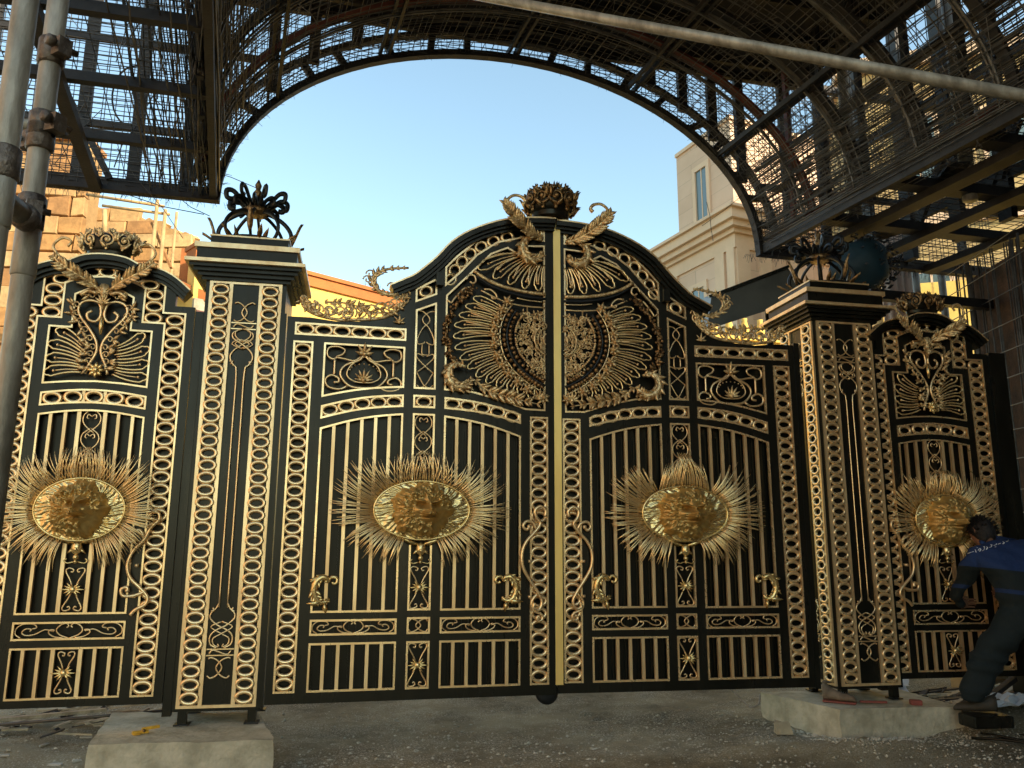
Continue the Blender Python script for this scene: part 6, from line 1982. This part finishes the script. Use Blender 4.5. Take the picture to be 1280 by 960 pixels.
def head_mesh():
    mb = MB(); b_ = MB().ball((0, 0, 0), 1, n=24, m=16)
    vs = []
    for x, y, z in b_.V:
        w_ = .078 * (1 - .16 * max(0, -z)); X = x * w_; Y_ = y * .100; Z = z * .122
        if y > .6 and abs(x) < .5: Y_ += .004
        if z < -.4 and y > 0: Y_ += .012 * (-z)
        g = math.exp(-((x) / .16) ** 2 - ((z + .05) / .22) ** 2) * (y > 0)
        Y_ += .022 * g
        for sx_ in (1, -1): Y_ -= .010 * math.exp(-((x - sx_ * .38) / .16) ** 2 - ((z - .14) / .12) ** 2) * (y > 0)
        Y_ += .006 * math.exp(-(x / .3) ** 2 - ((z + .42) / .06) ** 2) * (y > 0) - .005 * math.exp(-(x / .3) ** 2 - ((z + .48) / .02) ** 2) * (y > 0)
        vs.append((X, Y_, Z))
    mb.smooth = True; mb.add(vs, b_.F)
    for sx_ in (1, -1):
        mb.tube([(sx_ * .078, -.008 + .016 * math.cos(a), .0 + .028 * math.sin(a)) for a in [2 * PI * k / 10 for k in range(10)]], .007, 5, True)
    return mb
hd = head_mesh().build("head", SKIN, person)
hd.location = N(3.695, 6.60, 1.535); hd.rotation_euler = (R(-48), R(6), R(8))
hr = MB(); b_ = MB().ball((0, 0, 0), 1, n=24, m=16)
for_v = []
r_ = random.Random(2)
for x, y, z in b_.V:
    k = 1.0 if (z > -.95 and not (y > .40 and z < .45)) else .80
    k *= r_.uniform(.985, 1.03)
    for_v.append((x * .086 * k, y * .108 * k - .003, z * .130 * k + .002))
hr.smooth = True; hr.add(for_v, b_.F)
for k in range(150):
    th_ = r_.uniform(0, 6.28); ph_ = r_.uniform(-.5, 1.5)
    d_ = Vector((math.cos(th_) * math.cos(ph_), math.sin(th_) * math.cos(ph_), math.sin(ph_)))
    if d_.y > .45 and d_.z < .45: continue
    p_ = Vector((d_.x * .084, d_.y * .106, d_.z * .128))
    hr.leaf(tuple(p_), (d_.x * .4 + r_.uniform(-.6, .6), d_.y * .4 - .6, d_.z * .4 - .4), (d_.y, -d_.x, .3), .038, .014, .5, out=tuple(d_), thick=.001)
hr.build("hair", HAIR, hd)
for sx_ in (1, -1):
    MB().ball((sx_ * .030, .088, .018), .011, n=8, m=6).build("eye", PRINT, hd)
    MB().ball((sx_ * .030, .097, .018), .005, n=6, m=5).build("iris", HAIR, hd)
def hand(parent, p, d, side):
    mb = MB()
    p = Vector(p); d = Vector(d).normalized(); s_ = Vector(side).normalized(); n_ = d.cross(s_)
    mb.tube([tuple(p), tuple(p + d * .03), tuple(p + d * .075), tuple(p + d * .09)], [.022, .036, .040, .030], 10, sq=.5, nrm=tuple(n_))
    for k in range(4):
        L = (.070, .080, .074, .058)[k]; o_ = p + d * .085 + s_ * (.030 - .020 * k)
        mb.tube([tuple(o_), tuple(o_ + d * L * .4 + n_ * .006), tuple(o_ + d * L * .75 + n_ * .020), tuple(o_ + d * L * .85 + n_ * .042)], [.009, .0085, .0075, .006], 7)
    o_ = p + d * .025 + s_ * .034
    mb.tube([tuple(o_), tuple(o_ + d * .03 + s_ * .022), tuple(o_ + d * .055 + s_ * .020 + n_ * .018)], [.011, .010, .007], 7)
    return mb.build("hand", SKIN, parent)
hand(person, N(3.54, 6.76, .955), (.75, .35, .1), (0, -.2, 1))
hand(person, N(4.00, 6.77, 1.02), (-.75, .25, .1), (0, -.2, 1))
for (x, y, z, a) in ((3.42, 6.33, .205, 165), (4.12, 6.48, .20, 140)):
    sh = shoe_mesh(MB(), .29, .10, .08, .12).build("shoe", SHOE, person)
    a_ = R(a)
    sh.location = N(x + .08 * math.cos(a_) * -1 + .29 * math.cos(a_) * 1.0, y + .21 * math.sin(a_), z)
    sh.rotation_euler = (0, 0, a_ + PI)
# printed lettering wrapped on the shoulders
from mathutils.bvhtree import BVHTree
bpy.context.view_layer.update()
bvh = BVHTree.FromPolygons([tuple(v.co + PB) for v in body.data.vertices], [tuple(p_.vertices) for p_ in body.data.polygons])
def onback(px, py):
    o_ = Vector((0, 0, CAMZ)); d = (at(px, py, 6.4) - o_).normalized()
    h, n_, _, _ = bvh.ray_cast(o_, d)
    return h + n_ * .003 if h is not None else None
def ln(t): return 1203 + 60 * t, 694.5 - 19 * t
strokes = [[(0, 0), (.05, -.6), (.10, 0), (.18, -.5)], [(.14, 0), (.24, -.3)], [(.27, -2.2), (.29, 1.6)], [(.33, .2), (.36, -1.8), (.385, 0), (.36, 1.8)], [(.41, 2.2), (.45, 1.6), (.465, -1.8), (.44, -2.2)],
           [(.50, -1.2), (.525, .3), (.50, 2.2)], [(.56, .8), (.60, .8), (.615, -1.6), (.585, -1.8)], [(.65, 0), (.70, .2), (.71, -1.2)], [(.74, .2), (.80, 0)], [(.84, -1.2), (.87, .8), (.84, 1.6)], [(.91, 0), (.95, .2), (.965, -1.8)], [(.30, -3.6), (.32, -3.6)], [(.68, 2.6), (.70, 2.6)]]
upper = [[(.02 + .09 * k, -8 + rd.uniform(-.6, .6)), (.07 + .09 * k, -8.3 + rd.uniform(-.9, .9))] for k in range(3)] + [[(.42, -8.5), (.44, -9.0)], [(.52, -8.6), (.55, -8.2)], [(.72, -8), (.76, -9.2)], [(.80, -8), (.83, -8.8)]]
for st_ in strokes + upper:
    pts = []
    for t, dy in (spl(st_, 3) if len(st_) > 2 else st_):
        x, y = ln(t); q_ = onback(x, y + dy)
        if q_ is not None: pts.append(tuple(q_ - PB))
    if len(pts) > 1:
        MB().tube(pts, .0045, 4, sq=.4).build("printed_letter", PRINT, person)
